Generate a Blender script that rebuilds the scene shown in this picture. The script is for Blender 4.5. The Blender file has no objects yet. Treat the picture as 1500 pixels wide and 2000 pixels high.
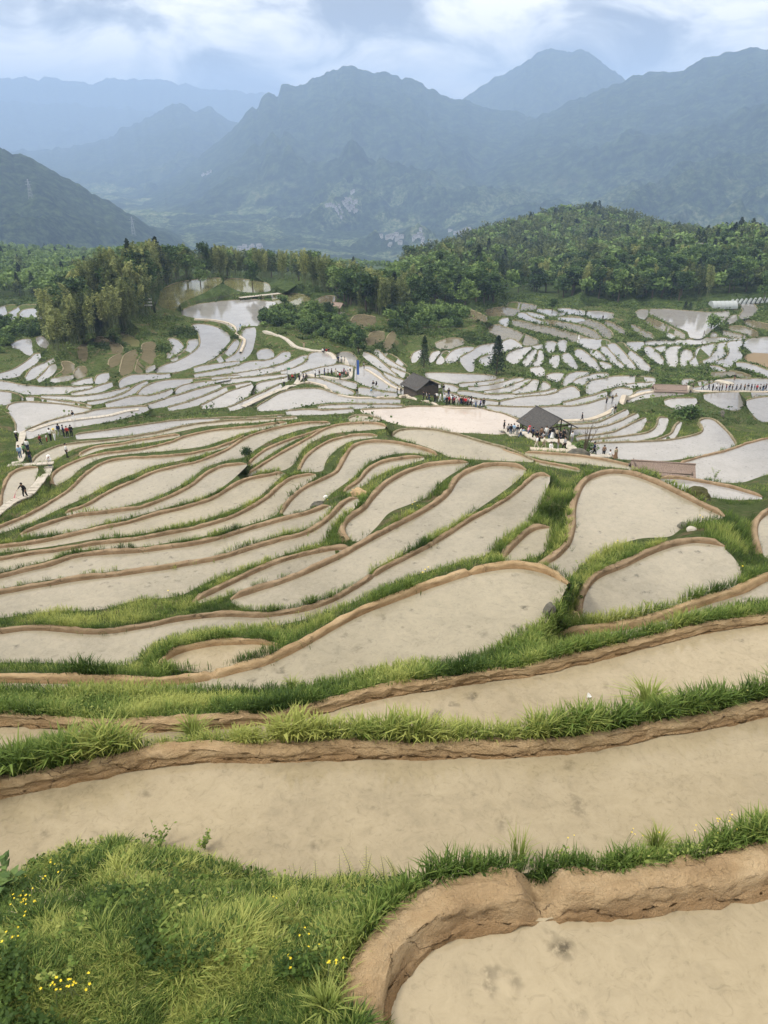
import bpy, math, random
import numpy as np
from mathutils import Vector, Matrix
from mathutils.geometry import delaunay_2d_cdt, tessellate_polygon
from mathutils.bvhtree import BVHTree

# ------------------------------------------------------------------ camera, world, sun, exposure
random.seed(7); RNG = np.random.default_rng(7)
SC = bpy.context.scene
F = 1444.0; PITCH = math.radians(27.0)
cam_d = bpy.data.cameras.new('camera'); cam = bpy.data.objects.new('camera', cam_d)
SC.collection.objects.link(cam); SC.camera = cam
cam_d.sensor_fit = 'VERTICAL'; cam_d.sensor_height = 36.0; cam_d.lens = 36.0 * F / 2000.0
cam_d.clip_start = 0.05; cam_d.clip_end = 60000
cam.location = (0, 0, 0); cam.rotation_euler = (math.radians(90) - PITCH, 0, 0)

SUN_EL = math.radians(52); SUN_AZ = math.radians(-105)      # azimuth measured from +Y towards +X
w = bpy.data.worlds.new("World"); SC.world = w; w.use_nodes = True
nt = w.node_tree; nt.nodes.clear()
def N(nt, typ, **kw):
    n = nt.nodes.new(typ)
    for k, v in kw.items():
        if k in ('inp',):
            for a, b in v.items(): n.inputs[a].default_value = b
        else: setattr(n, k, v)
    return n
out = N(nt, 'ShaderNodeOutputWorld'); bg = N(nt, 'ShaderNodeBackground')
sky = N(nt, 'ShaderNodeTexSky', sky_type='NISHITA', sun_disc=False, sun_elevation=SUN_EL, sun_rotation=SUN_AZ,
        altitude=700, dust_density=2.5, air_density=1.0)
bg.inputs['Strength'].default_value = 0.142
# cloud cover: noise on the sky direction, flattened towards the horizon
tc = N(nt, 'ShaderNodeTexCoord'); sep = N(nt, 'ShaderNodeSeparateXYZ'); nt.links.new(tc.outputs['Generated'], sep.inputs[0])
zz = N(nt, 'ShaderNodeMath', operation='MAXIMUM'); zz.inputs[1].default_value = 0.0; nt.links.new(sep.outputs['Z'], zz.inputs[0])
za = N(nt, 'ShaderNodeMath', operation='ADD'); za.inputs[1].default_value = 0.40; nt.links.new(zz.outputs[0], za.inputs[0])
dx = N(nt, 'ShaderNodeMath', operation='DIVIDE'); nt.links.new(sep.outputs['X'], dx.inputs[0]); nt.links.new(za.outputs[0], dx.inputs[1])
dy = N(nt, 'ShaderNodeMath', operation='DIVIDE'); nt.links.new(sep.outputs['Y'], dy.inputs[0]); nt.links.new(za.outputs[0], dy.inputs[1])
cmb = N(nt, 'ShaderNodeCombineXYZ'); nt.links.new(dx.outputs[0], cmb.inputs[0]); nt.links.new(dy.outputs[0], cmb.inputs[1])
n1 = N(nt, 'ShaderNodeTexNoise', inp={'Scale': 3.1, 'Detail': 10.0, 'Roughness': 0.55, 'Distortion': 0.5}); nt.links.new(cmb.outputs[0], n1.inputs['Vector'])
n2 = N(nt, 'ShaderNodeTexNoise', inp={'Scale': 1.1, 'Detail': 4.0, 'Roughness': 0.5}); nt.links.new(cmb.outputs[0], n2.inputs['Vector'])
mm = N(nt, 'ShaderNodeMath', operation='MULTIPLY_ADD'); nt.links.new(n1.outputs[0], mm.inputs[0]); mm.inputs[1].default_value = 0.75
m2 = N(nt, 'ShaderNodeMath', operation='MULTIPLY'); m2.inputs[1].default_value = 0.35; nt.links.new(n2.outputs[0], m2.inputs[0]); nt.links.new(m2.outputs[0], mm.inputs[2])
cr = N(nt, 'ShaderNodeValToRGB'); nt.links.new(mm.outputs[0], cr.inputs[0])
e = cr.color_ramp.elements
e[0].position = 0.455; e[0].color = (1.95, 1.9, 1.98, 1)
e[1].position = 0.60; e[1].color = (9.9, 9.0, 7.7, 1)
x_ = e.new(0.505); x_.color = (3.95, 3.82, 3.7, 1)
x_ = e.new(0.54); x_.color = (6.6, 6.25, 5.7, 1)
# thicker, brighter cover overhead than at the horizon
mr = N(nt, 'ShaderNodeMapRange', inp={'From Min': 0.05, 'From Max': 0.75, 'To Min': 1.0, 'To Max': 1.55}); nt.links.new(zz.outputs[0], mr.inputs[0])
vm = N(nt, 'ShaderNodeVectorMath', operation='SCALE'); nt.links.new(cr.outputs[0], vm.inputs[0]); nt.links.new(mr.outputs[0], vm.inputs['Scale'])
mx = N(nt, 'ShaderNodeMix', data_type='RGBA'); mx.inputs[0].default_value = 0.95
nt.links.new(sky.outputs[0], mx.inputs[6]); nt.links.new(vm.outputs[0], mx.inputs[7])
nt.links.new(mx.outputs[2], bg.inputs['Color']); nt.links.new(bg.outputs[0], out.inputs[0])

sl = bpy.data.lights.new('sun', 'SUN'); sl.energy = 2.6; sl.angle = math.radians(10); sl.color = (1.0, 0.96, 0.90)
so = bpy.data.objects.new('sun', sl); SC.collection.objects.link(so)
sd = Vector((math.sin(SUN_AZ)*math.cos(SUN_EL), math.cos(SUN_AZ)*math.cos(SUN_EL), math.sin(SUN_EL)))
so.rotation_euler = (-sd).to_track_quat('-Z', 'Y').to_euler()
SC.view_settings.view_transform = 'Standard'; SC.view_settings.look = 'None'
SC.view_settings.exposure = 0.42; SC.view_settings.gamma = 1.0; SC.view_settings.use_curve_mapping = False
SC.cycles.volume_bounces = 1; SC.cycles.max_bounces = 6; SC.cycles.transparent_max_bounces = 8
SC.cycles.diffuse_bounces = 3; SC.cycles.glossy_bounces = 3

# ------------------------------------------------------------------ geometry of the view: a pixel of a 1500x2000 picture <-> a ray
CP, SP = math.cos(PITCH), math.sin(PITCH)
def rays(px, py):
    px = np.asarray(px, float); py = np.asarray(py, float)
    a = (px - 750) / F; b = -(py - 1000) / F
    d = np.stack([a, CP + b*SP, -SP + b*CP], -1)
    return d / np.linalg.norm(d, axis=-1, keepdims=True)
def at_z(px, py, z):
    d = rays(px, py); return d * (np.asarray(z)/d[..., 2])[..., None]
def at_d(px, py, dist): return rays(px, py) * np.asarray(dist, float)[..., None]

# value noise
_T = RNG.random((256, 256))
def vnoise(x, y):
    x = np.asarray(x, float); y = np.asarray(y, float)
    xi = np.floor(x).astype(int); yi = np.floor(y).astype(int); fx = x-xi; fy = y-yi
    fx = fx*fx*(3-2*fx); fy = fy*fy*(3-2*fy)
    a = _T[xi & 255, yi & 255]; b = _T[(xi+1) & 255, yi & 255]; c = _T[xi & 255, (yi+1) & 255]; d = _T[(xi+1) & 255, (yi+1) & 255]
    return (a*(1-fx)+b*fx)*(1-fy) + (c*(1-fx)+d*fx)*fy
def fbm(x, y, o=4, g=0.5):
    s = 0; a = 1; t = 0
    for k in range(o):
        s = s + a*vnoise(x*2**k + 17.3*k, y*2**k + 9.1*k); t += a; a *= g
    return s/t
def ridged(x, y, o=5, g=0.5):
    s = 0; a = 1; t = 0
    for k in range(o):
        s = s + a*(1-np.abs(2*vnoise(x*2**k + 31.3*k, y*2**k + 5.7*k)-1)); t += a; a *= g
    return s/t

# ------------------------------------------------------------------ object helpers
def link(o): SC.collection.objects.link(o); return o
def mesh_np(name, V, Fc, mats, midx=None, attr=None, smooth=False):
    """V (n,3), Fc (m,k) same-size faces"""
    V = np.asarray(V, np.float32); Fc = np.asarray(Fc, np.int32); k = Fc.shape[1]
    me = bpy.data.meshes.new(name)
    me.vertices.add(len(V)); me.vertices.foreach_set('co', V.ravel())
    me.loops.add(Fc.size); me.loops.foreach_set('vertex_index', Fc.ravel())
    me.polygons.add(len(Fc)); me.polygons.foreach_set('loop_start', np.arange(0, Fc.size, k, dtype=np.int32))
    me.polygons.foreach_set('loop_total', np.full(len(Fc), k, np.int32))
    for m in (mats if isinstance(mats, (list, tuple)) else [mats]): me.materials.append(m)
    if midx is not None: me.polygons.foreach_set('material_index', np.asarray(midx, np.int32))
    me.polygons.foreach_set('use_smooth', np.full(len(Fc), smooth, bool))
    if attr is not None:
        for an, (dom, vals) in attr.items():
            a = me.attributes.new(an, 'FLOAT', dom); a.data.foreach_set('value', np.asarray(vals, np.float32))
    me.update(calc_edges=True); me.validate()
    return me
def obj(name, me, parent=None, loc=(0, 0, 0), rot=(0, 0, 0), scale=(1, 1, 1)):
    o = bpy.data.objects.new(name, me); link(o); o.location = loc; o.rotation_euler = rot; o.scale = scale
    if parent: o.parent = parent
    return o
def tag(o, label=None, cat=None, group=None, kind=None):
    if label: o['label'] = label
    if cat: o['category'] = cat
    if group: o['group'] = group
    if kind: o['kind'] = kind
    return o
def thing(name, label, cat, loc=(0, 0, 0), rz=0.0, group=None, scale=1.0):
    o = bpy.data.objects.new(name, None); link(o); o.location = loc; o.rotation_euler = (0, 0, rz); o.scale = (scale,)*3
    o.empty_display_size = 0.2
    return tag(o, label, cat, group)
def copy_tree(root, loc, rz, label, group, scale=1.0, cat=None):
    r = root.copy(); link(r); r.location = loc; r.rotation_euler = (0, 0, rz)
    r.scale = scale if isinstance(scale, tuple) else (scale,)*3
    tag(r, label, cat, group)
    for ch in root.children:
        c = ch.copy(); link(c); c.parent = r
        for g in ch.children:
            d = g.copy(); link(d); d.parent = c
    return r
class MB:
    def __init__(s): s.v = []; s.f = []
    def add(s, V, Fs):
        b = len(s.v); s.v += [tuple(p) for p in V]; s.f += [tuple(i+b for i in f) for f in Fs]; return s
    def box(s, c, d, rz=0, rx=0, ry=0):
        M = Matrix.Rotation(rz, 3, 'Z') @ Matrix.Rotation(ry, 3, 'Y') @ Matrix.Rotation(rx, 3, 'X')
        V = [Vector(c) + M @ Vector((x*d[0]/2, y*d[1]/2, z*d[2]/2)) for x in (-1, 1) for y in (-1, 1) for z in (-1, 1)]
        return s.add(V, [(0, 1, 3, 2), (4, 6, 7, 5), (0, 4, 5, 1), (2, 3, 7, 6), (0, 2, 6, 4), (1, 5, 7, 3)])
    def tube(s, pts, rad, n=6, cap=True):
        pts = [Vector(p) for p in pts]; R = rad if isinstance(rad, (list, tuple)) else [rad]*len(pts)
        V = []; Fs = []
        for i, p in enumerate(pts):
            t = (pts[min(i+1, len(pts)-1)] - pts[max(i-1, 0)]).normalized()
            a = t.cross(Vector((0.13, 0.97, 0.21))).normalized(); b = t.cross(a)
            V += [p + (a*math.cos(2*math.pi*k/n) + b*math.sin(2*math.pi*k/n))*R[i] for k in range(n)]
        for i in range(len(pts)-1):
            for k in range(n): Fs.append((i*n+k, i*n+(k+1) % n, (i+1)*n+(k+1) % n, (i+1)*n+k))
        if cap: Fs += [tuple(range(n))[::-1], tuple((len(pts)-1)*n+k for k in range(n))]
        return s.add(V, Fs)
    def mesh(s, name, mats, smooth=False):
        me = bpy.data.meshes.new(name); me.from_pydata(s.v, [], s.f)
        for m in (mats if isinstance(mats, (list, tuple)) else [mats]): me.materials.append(m)
        if smooth: me.polygons.foreach_set('use_smooth', [True]*len(me.polygons))
        me.update(); return me

# ------------------------------------------------------------------ materials
def mat(name, base=(0.5, 0.5, 0.5), rough=0.8, spec=0.3):
    m = bpy.data.materials.new(name); m.use_nodes = True
    b = m.node_tree.nodes['Principled BSDF']
    b.inputs['Base Color'].default_value = (*base, 1); b.inputs['Roughness'].default_value = rough
    b.inputs['Specular IOR Level'].default_value = spec
    return m, m.node_tree, b
def ramp(nt, fac, stops):
    r = nt.nodes.new('ShaderNodeValToRGB'); nt.links.new(fac, r.inputs[0]); el = r.color_ramp.elements
    el[0].position, el[0].color = stops[0][0], (*stops[0][1], 1); el[1].position, el[1].color = stops[-1][0], (*stops[-1][1], 1)
    for p, c in stops[1:-1]:
        q = el.new(p); q.color = (*c, 1)
    return r.outputs[0]
def noise(nt, scale, detail=4, rough=0.55, vec=None, dist=0.0):
    n = nt.nodes.new('ShaderNodeTexNoise'); n.inputs['Scale'].default_value = scale; n.inputs['Detail'].default_value = detail
    n.inputs['Roughness'].default_value = rough; n.inputs['Distortion'].default_value = dist
    if vec is not None: nt.links.new(vec, n.inputs['Vector'])
    return n.outputs[0]
def geo_pos(nt): return nt.nodes.new('ShaderNodeNewGeometry').outputs['Position']
def math_(nt, op, a, b=None, c=None):
    n = nt.nodes.new('ShaderNodeMath'); n.operation = op
    for i, x in enumerate((a, b, c)):
        if x is None: continue
        if isinstance(x, (int, float)): n.inputs[i].default_value = x
        else: nt.links.new(x, n.inputs[i])
    return n.outputs[0]
def mixc(nt, fac, a, b, typ='MIX'):
    n = nt.nodes.new('ShaderNodeMix'); n.data_type = 'RGBA'; n.blend_type = typ
    for i, x in ((0, fac), (6, a), (7, b)):
        if isinstance(x, (int, float)): n.inputs[i].default_value = x
        elif isinstance(x, tuple): n.inputs[i].default_value = (*x, 1)
        else: nt.links.new(x, n.inputs[i])
    return n.outputs[2]
def bump(nt, b, h, strength=0.4, dist=0.05):
    n = nt.nodes.new('ShaderNodeBump'); n.inputs['Strength'].default_value = strength; n.inputs['Distance'].default_value = dist
    nt.links.new(h, n.inputs['Height']); nt.links.new(n.outputs[0], b.inputs['Normal'])
def mapr(nt, v, a, b, c=0.0, d=1.0):
    n = nt.nodes.new('ShaderNodeMapRange'); nt.links.new(v, n.inputs[0])
    for i, x in enumerate((a, b, c, d)): n.inputs[i+1].default_value = x
    return n.outputs[0]

def m_water(name, deep, mid, pale, spec=0.5):
    m, nt, b = mat(name, rough=0.06, spec=spec)
    P = geo_pos(nt)
    big = noise(nt, 0.35, 4, 0.6, P, 0.5); fine = noise(nt, 3.0, 8, 0.68, P, 0.8)
    c = ramp(nt, big, [(0.36, tuple(0.82*x for x in deep)), (0.5, mid), (0.66, pale)])
    c2 = ramp(nt, fine, [(0.30, tuple(0.62*x for x in mid)), (0.46, mid), (0.62, pale)])
    c = mixc(nt, 0.55, c, c2)
    c3 = ramp(nt, noise(nt, 7.0, 6, 0.7, P, 1.5), [(0.34, tuple(0.55*x for x in mid)), (0.44, mid), (0.7, pale)])
    c = mixc(nt, 0.35, c, c3)
    # sunk clods and foot prints: sparse dark spots with soft edges
    vo = nt.nodes.new('ShaderNodeTexVoronoi'); vo.inputs['Scale'].default_value = 1.6
    nd = nt.nodes.new('ShaderNodeVectorMath'); nd.operation = 'ADD'; nt.links.new(P, nd.inputs[0])
    nn = nt.nodes.new('ShaderNodeTexNoise'); nn.inputs['Scale'].default_value = 3.0; nt.links.new(P, nn.inputs['Vector'])
    sc = nt.nodes.new('ShaderNodeVectorMath'); sc.operation = 'SCALE'; sc.inputs['Scale'].default_value = 0.5; nt.links.new(nn.outputs['Color'], sc.inputs[0])
    nt.links.new(sc.outputs[0], nd.inputs[1]); nt.links.new(nd.outputs[0], vo.inputs['Vector'])
    spot = mapr(nt, vo.outputs['Distance'], 0.05, 0.26, 1.0, 0.0)
    pick = mapr(nt, noise(nt, 0.55, 4, 0.6, P), 0.46, 0.56)
    f = math_(nt, 'MULTIPLY', math_(nt, 'MULTIPLY', spot, pick), math_(nt, 'MULTIPLY', mapr(nt, noise(nt, 14, 3, 0.6, P), 0.32, 0.55), 0.9))
    c = mixc(nt, f, c, tuple(0.33*x for x in deep))
    nt.links.new(c, b.inputs['Base Color'])
    bump(nt, b, noise(nt, 1.6, 4, 0.55, P), 0.10, 0.05)
    b.inputs['IOR'].default_value = 1.36
    return m
M_WATER = m_water('muddy_water', (0.20, 0.162, 0.102), (0.275, 0.228, 0.146), (0.34, 0.285, 0.188))
M_WMID = m_water('silt_clouded_water', (0.17, 0.152, 0.108), (0.24, 0.214, 0.155), (0.30, 0.265, 0.195), spec=0.75)
M_WGREY = m_water('grey_muddy_water', (0.19, 0.168, 0.115), (0.255, 0.225, 0.16), (0.31, 0.275, 0.195))
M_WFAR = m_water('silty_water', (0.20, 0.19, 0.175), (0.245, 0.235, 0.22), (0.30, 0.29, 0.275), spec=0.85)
M_WPINK = m_water('pinkish_silty_water', (0.38, 0.33, 0.28), (0.42, 0.365, 0.315), (0.46, 0.40, 0.345), spec=0.5)
M_WBROWN = m_water('shallow_brown_water', (0.09, 0.078, 0.045), (0.13, 0.11, 0.066), (0.175, 0.15, 0.10), spec=0.25)
M_WGREEN = m_water('weedy_shallow_water', (0.09, 0.095, 0.035), (0.13, 0.13, 0.055), (0.18, 0.165, 0.08), spec=0.2)

def m_mud(name, c0, c1, c2, sc=1.0):
    m, nt, b = mat(name, rough=0.9, spec=0.15)
    P = geo_pos(nt)
    c = ramp(nt, noise(nt, 2.2*sc, 8, 0.65, P), [(0.3, c0), (0.5, c1), (0.7, c2)])
    vo = nt.nodes.new('ShaderNodeTexVoronoi'); vo.feature = 'DISTANCE_TO_EDGE'; vo.inputs['Scale'].default_value = 2.6*sc
    nd = nt.nodes.new('ShaderNodeVectorMath'); nd.operation = 'ADD'; nt.links.new(P, nd.inputs[0])
    nn = nt.nodes.new('ShaderNodeTexNoise'); nn.inputs['Scale'].default_value = 4.0*sc; nn.inputs['Detail'].default_value = 5; nt.links.new(P, nn.inputs['Vector'])
    s_ = nt.nodes.new('ShaderNodeVectorMath'); s_.operation = 'SCALE'; s_.inputs['Scale'].default_value = 0.45; nt.links.new(nn.outputs['Color'], s_.inputs[0])
    nt.links.new(s_.outputs[0], nd.inputs[1]); nt.links.new(nd.outputs[0], vo.inputs['Vector'])
    crack = mapr(nt, vo.outputs['Distance'], 0.0, 0.018, 1.0, 0.0)
    crack = math_(nt, 'MULTIPLY', crack, mapr(nt, noise(nt, 1.3*sc, 2, 0.5, P), 0.54, 0.62))
    c = mixc(nt, math_(nt, 'MULTIPLY', crack, 0.75), c, tuple(0.25*x for x in c0))
    wa = nt.nodes.new('ShaderNodeAttribute'); wa.attribute_name = 'wet'
    c = mixc(nt, wa.outputs['Fac'], c, (0.68, 0.61, 0.54), 'MULTIPLY')
    nt.links.new(c, b.inputs['Base Color'])
    h = math_(nt, 'SUBTRACT', math_(nt, 'ADD', noise(nt, 9*sc, 8, 0.7, P), noise(nt, 35*sc, 4, 0.7, P)), math_(nt, 'MULTIPLY', crack, 0.8))
    bump(nt, b, h, 1.0, 0.07)
    return m
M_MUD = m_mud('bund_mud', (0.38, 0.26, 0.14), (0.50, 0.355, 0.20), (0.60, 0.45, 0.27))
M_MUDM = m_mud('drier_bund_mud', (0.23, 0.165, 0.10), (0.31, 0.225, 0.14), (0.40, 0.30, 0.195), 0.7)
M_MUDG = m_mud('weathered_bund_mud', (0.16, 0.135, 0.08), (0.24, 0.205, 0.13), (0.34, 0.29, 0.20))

def m_ground(name, greens, mud, amount=0.5, sc=0.6):
    m, nt, b = mat(name, rough=0.95, spec=0.1)
    P = geo_pos(nt)
    g = ramp(nt, noise(nt, sc*1.7, 8, 0.7, P), [(0.3, greens[0]), (0.5, greens[1]), (0.7, greens[2])])
    g = mixc(nt, mapr(nt, noise(nt, sc*0.4, 5, 0.6, P), amount, amount+0.12), g, mud)
    nt.links.new(g, b.inputs['Base Color'])
    bump(nt, b, noise(nt, sc*4, 8, 0.75, P), 1.0, 0.35)
    return m
M_BANK = m_ground('grassy_bank', [(0.035, 0.05, 0.014), (0.07, 0.098, 0.028), (0.125, 0.15, 0.05)], (0.16, 0.125, 0.07), 0.54, 1.2)
M_BED = mat('paddy_bed', (0.2, 0.15, 0.09), 0.9)[0]

def m_leaf(name, lo, mid, hi, trans=0.25, objw=0.45):
    m, nt, b = mat(name, rough=0.6, spec=0.2)
    a = nt.nodes.new('ShaderNodeAttribute'); a.attribute_name = 'tint'
    oi = nt.nodes.new('ShaderNodeObjectInfo')
    f = math_(nt, 'ADD', math_(nt, 'MULTIPLY', a.outputs['Fac'], 1-objw), math_(nt, 'MULTIPLY', oi.outputs['Random'], objw))
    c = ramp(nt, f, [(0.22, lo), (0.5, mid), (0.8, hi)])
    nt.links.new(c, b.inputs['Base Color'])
    if trans > 0:
        tb = nt.nodes.new('ShaderNodeBsdfTranslucent'); nt.links.new(c, tb.inputs['Color'])
        ms = nt.nodes.new('ShaderNodeMixShader'); ms.inputs[0].default_value = trans
        nt.links.new(b.outputs[0], ms.inputs[1]); nt.links.new(tb.outputs[0], ms.inputs[2])
        nt.links.new(ms.outputs[0], nt.nodes['Material Output'].inputs[0])
    return m
M_GRASS = m_leaf('grass_blades', (0.045, 0.085, 0.017), (0.14, 0.212, 0.043), (0.38, 0.41, 0.115), 0.4, 0.0)
M_GRASSD = m_leaf('bank_weeds', (0.035, 0.06, 0.014), (0.075, 0.125, 0.028), (0.15, 0.20, 0.055), 0.25, 0.0)
M_BAMBOO = m_leaf('bamboo_leaves', (0.045, 0.065, 0.022), (0.145, 0.18, 0.06), (0.34, 0.36, 0.13), 0.25)
M_BROAD = m_leaf('tree_leaves', (0.020, 0.042, 0.014), (0.06, 0.11, 0.03), (0.17, 0.25, 0.07), 0.2)
M_CONIF = m_leaf('conifer_needles', (0.010, 0.020, 0.009), (0.022, 0.040, 0.017), (0.04, 0.065, 0.026), 0.1)
M_BARK = mat('bark', (0.09, 0.07, 0.05), 0.9)[0]
M_CULM = mat('bamboo_culm', (0.12, 0.14, 0.06), 0.6)[0]

def m_mountain(name, amount, sc, gain=1.0):
    m, nt, b = mat(name, rough=1.0, spec=0.0)
    P = geo_pos(nt)
    g = ramp(nt, noise(nt, sc*1.0, 9, 0.72, P), [(0.38, tuple(gain*x for x in (0.009, 0.014, 0.010))), (0.5, tuple(gain*x for x in (0.022, 0.034, 0.018))), (0.62, tuple(gain*x for x in (0.050, 0.070, 0.030)))])
    f = mapr(nt, noise(nt, sc*0.16, 6, 0.6, P, 0.6), amount, amount+0.07)
    f2 = ramp(nt, noise(nt, sc*1.9, 6, 0.6, P), [(0.38, (0.05, 0.075, 0.03)), (0.5, (0.13, 0.18, 0.07)), (0.62, (0.26, 0.27, 0.15))])
    at = nt.nodes.new('ShaderNodeAttribute'); at.attribute_name = 'field'
    c = mixc(nt, math_(nt, 'MULTIPLY', f, math_(nt, 'ADD', at.outputs['Fac'], 0.06)), g, f2)
    nt.links.new(c, b.inputs['Base Color'])
    bump(nt, b, noise(nt, sc*2.5, 8, 0.75, P), 1.0, 22.0)
    return m
M_MOUNT = m_mountain('mountain_forest', 0.47, 0.02, 1.5)
M_MNEAR = m_mountain('hillside_forest', 0.50, 0.045, 1.9)
M_STRAW = m_leaf('dry_straw', (0.20, 0.16, 0.10), (0.34, 0.28, 0.18), (0.48, 0.42, 0.30), 0.2, 0.0)
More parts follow.
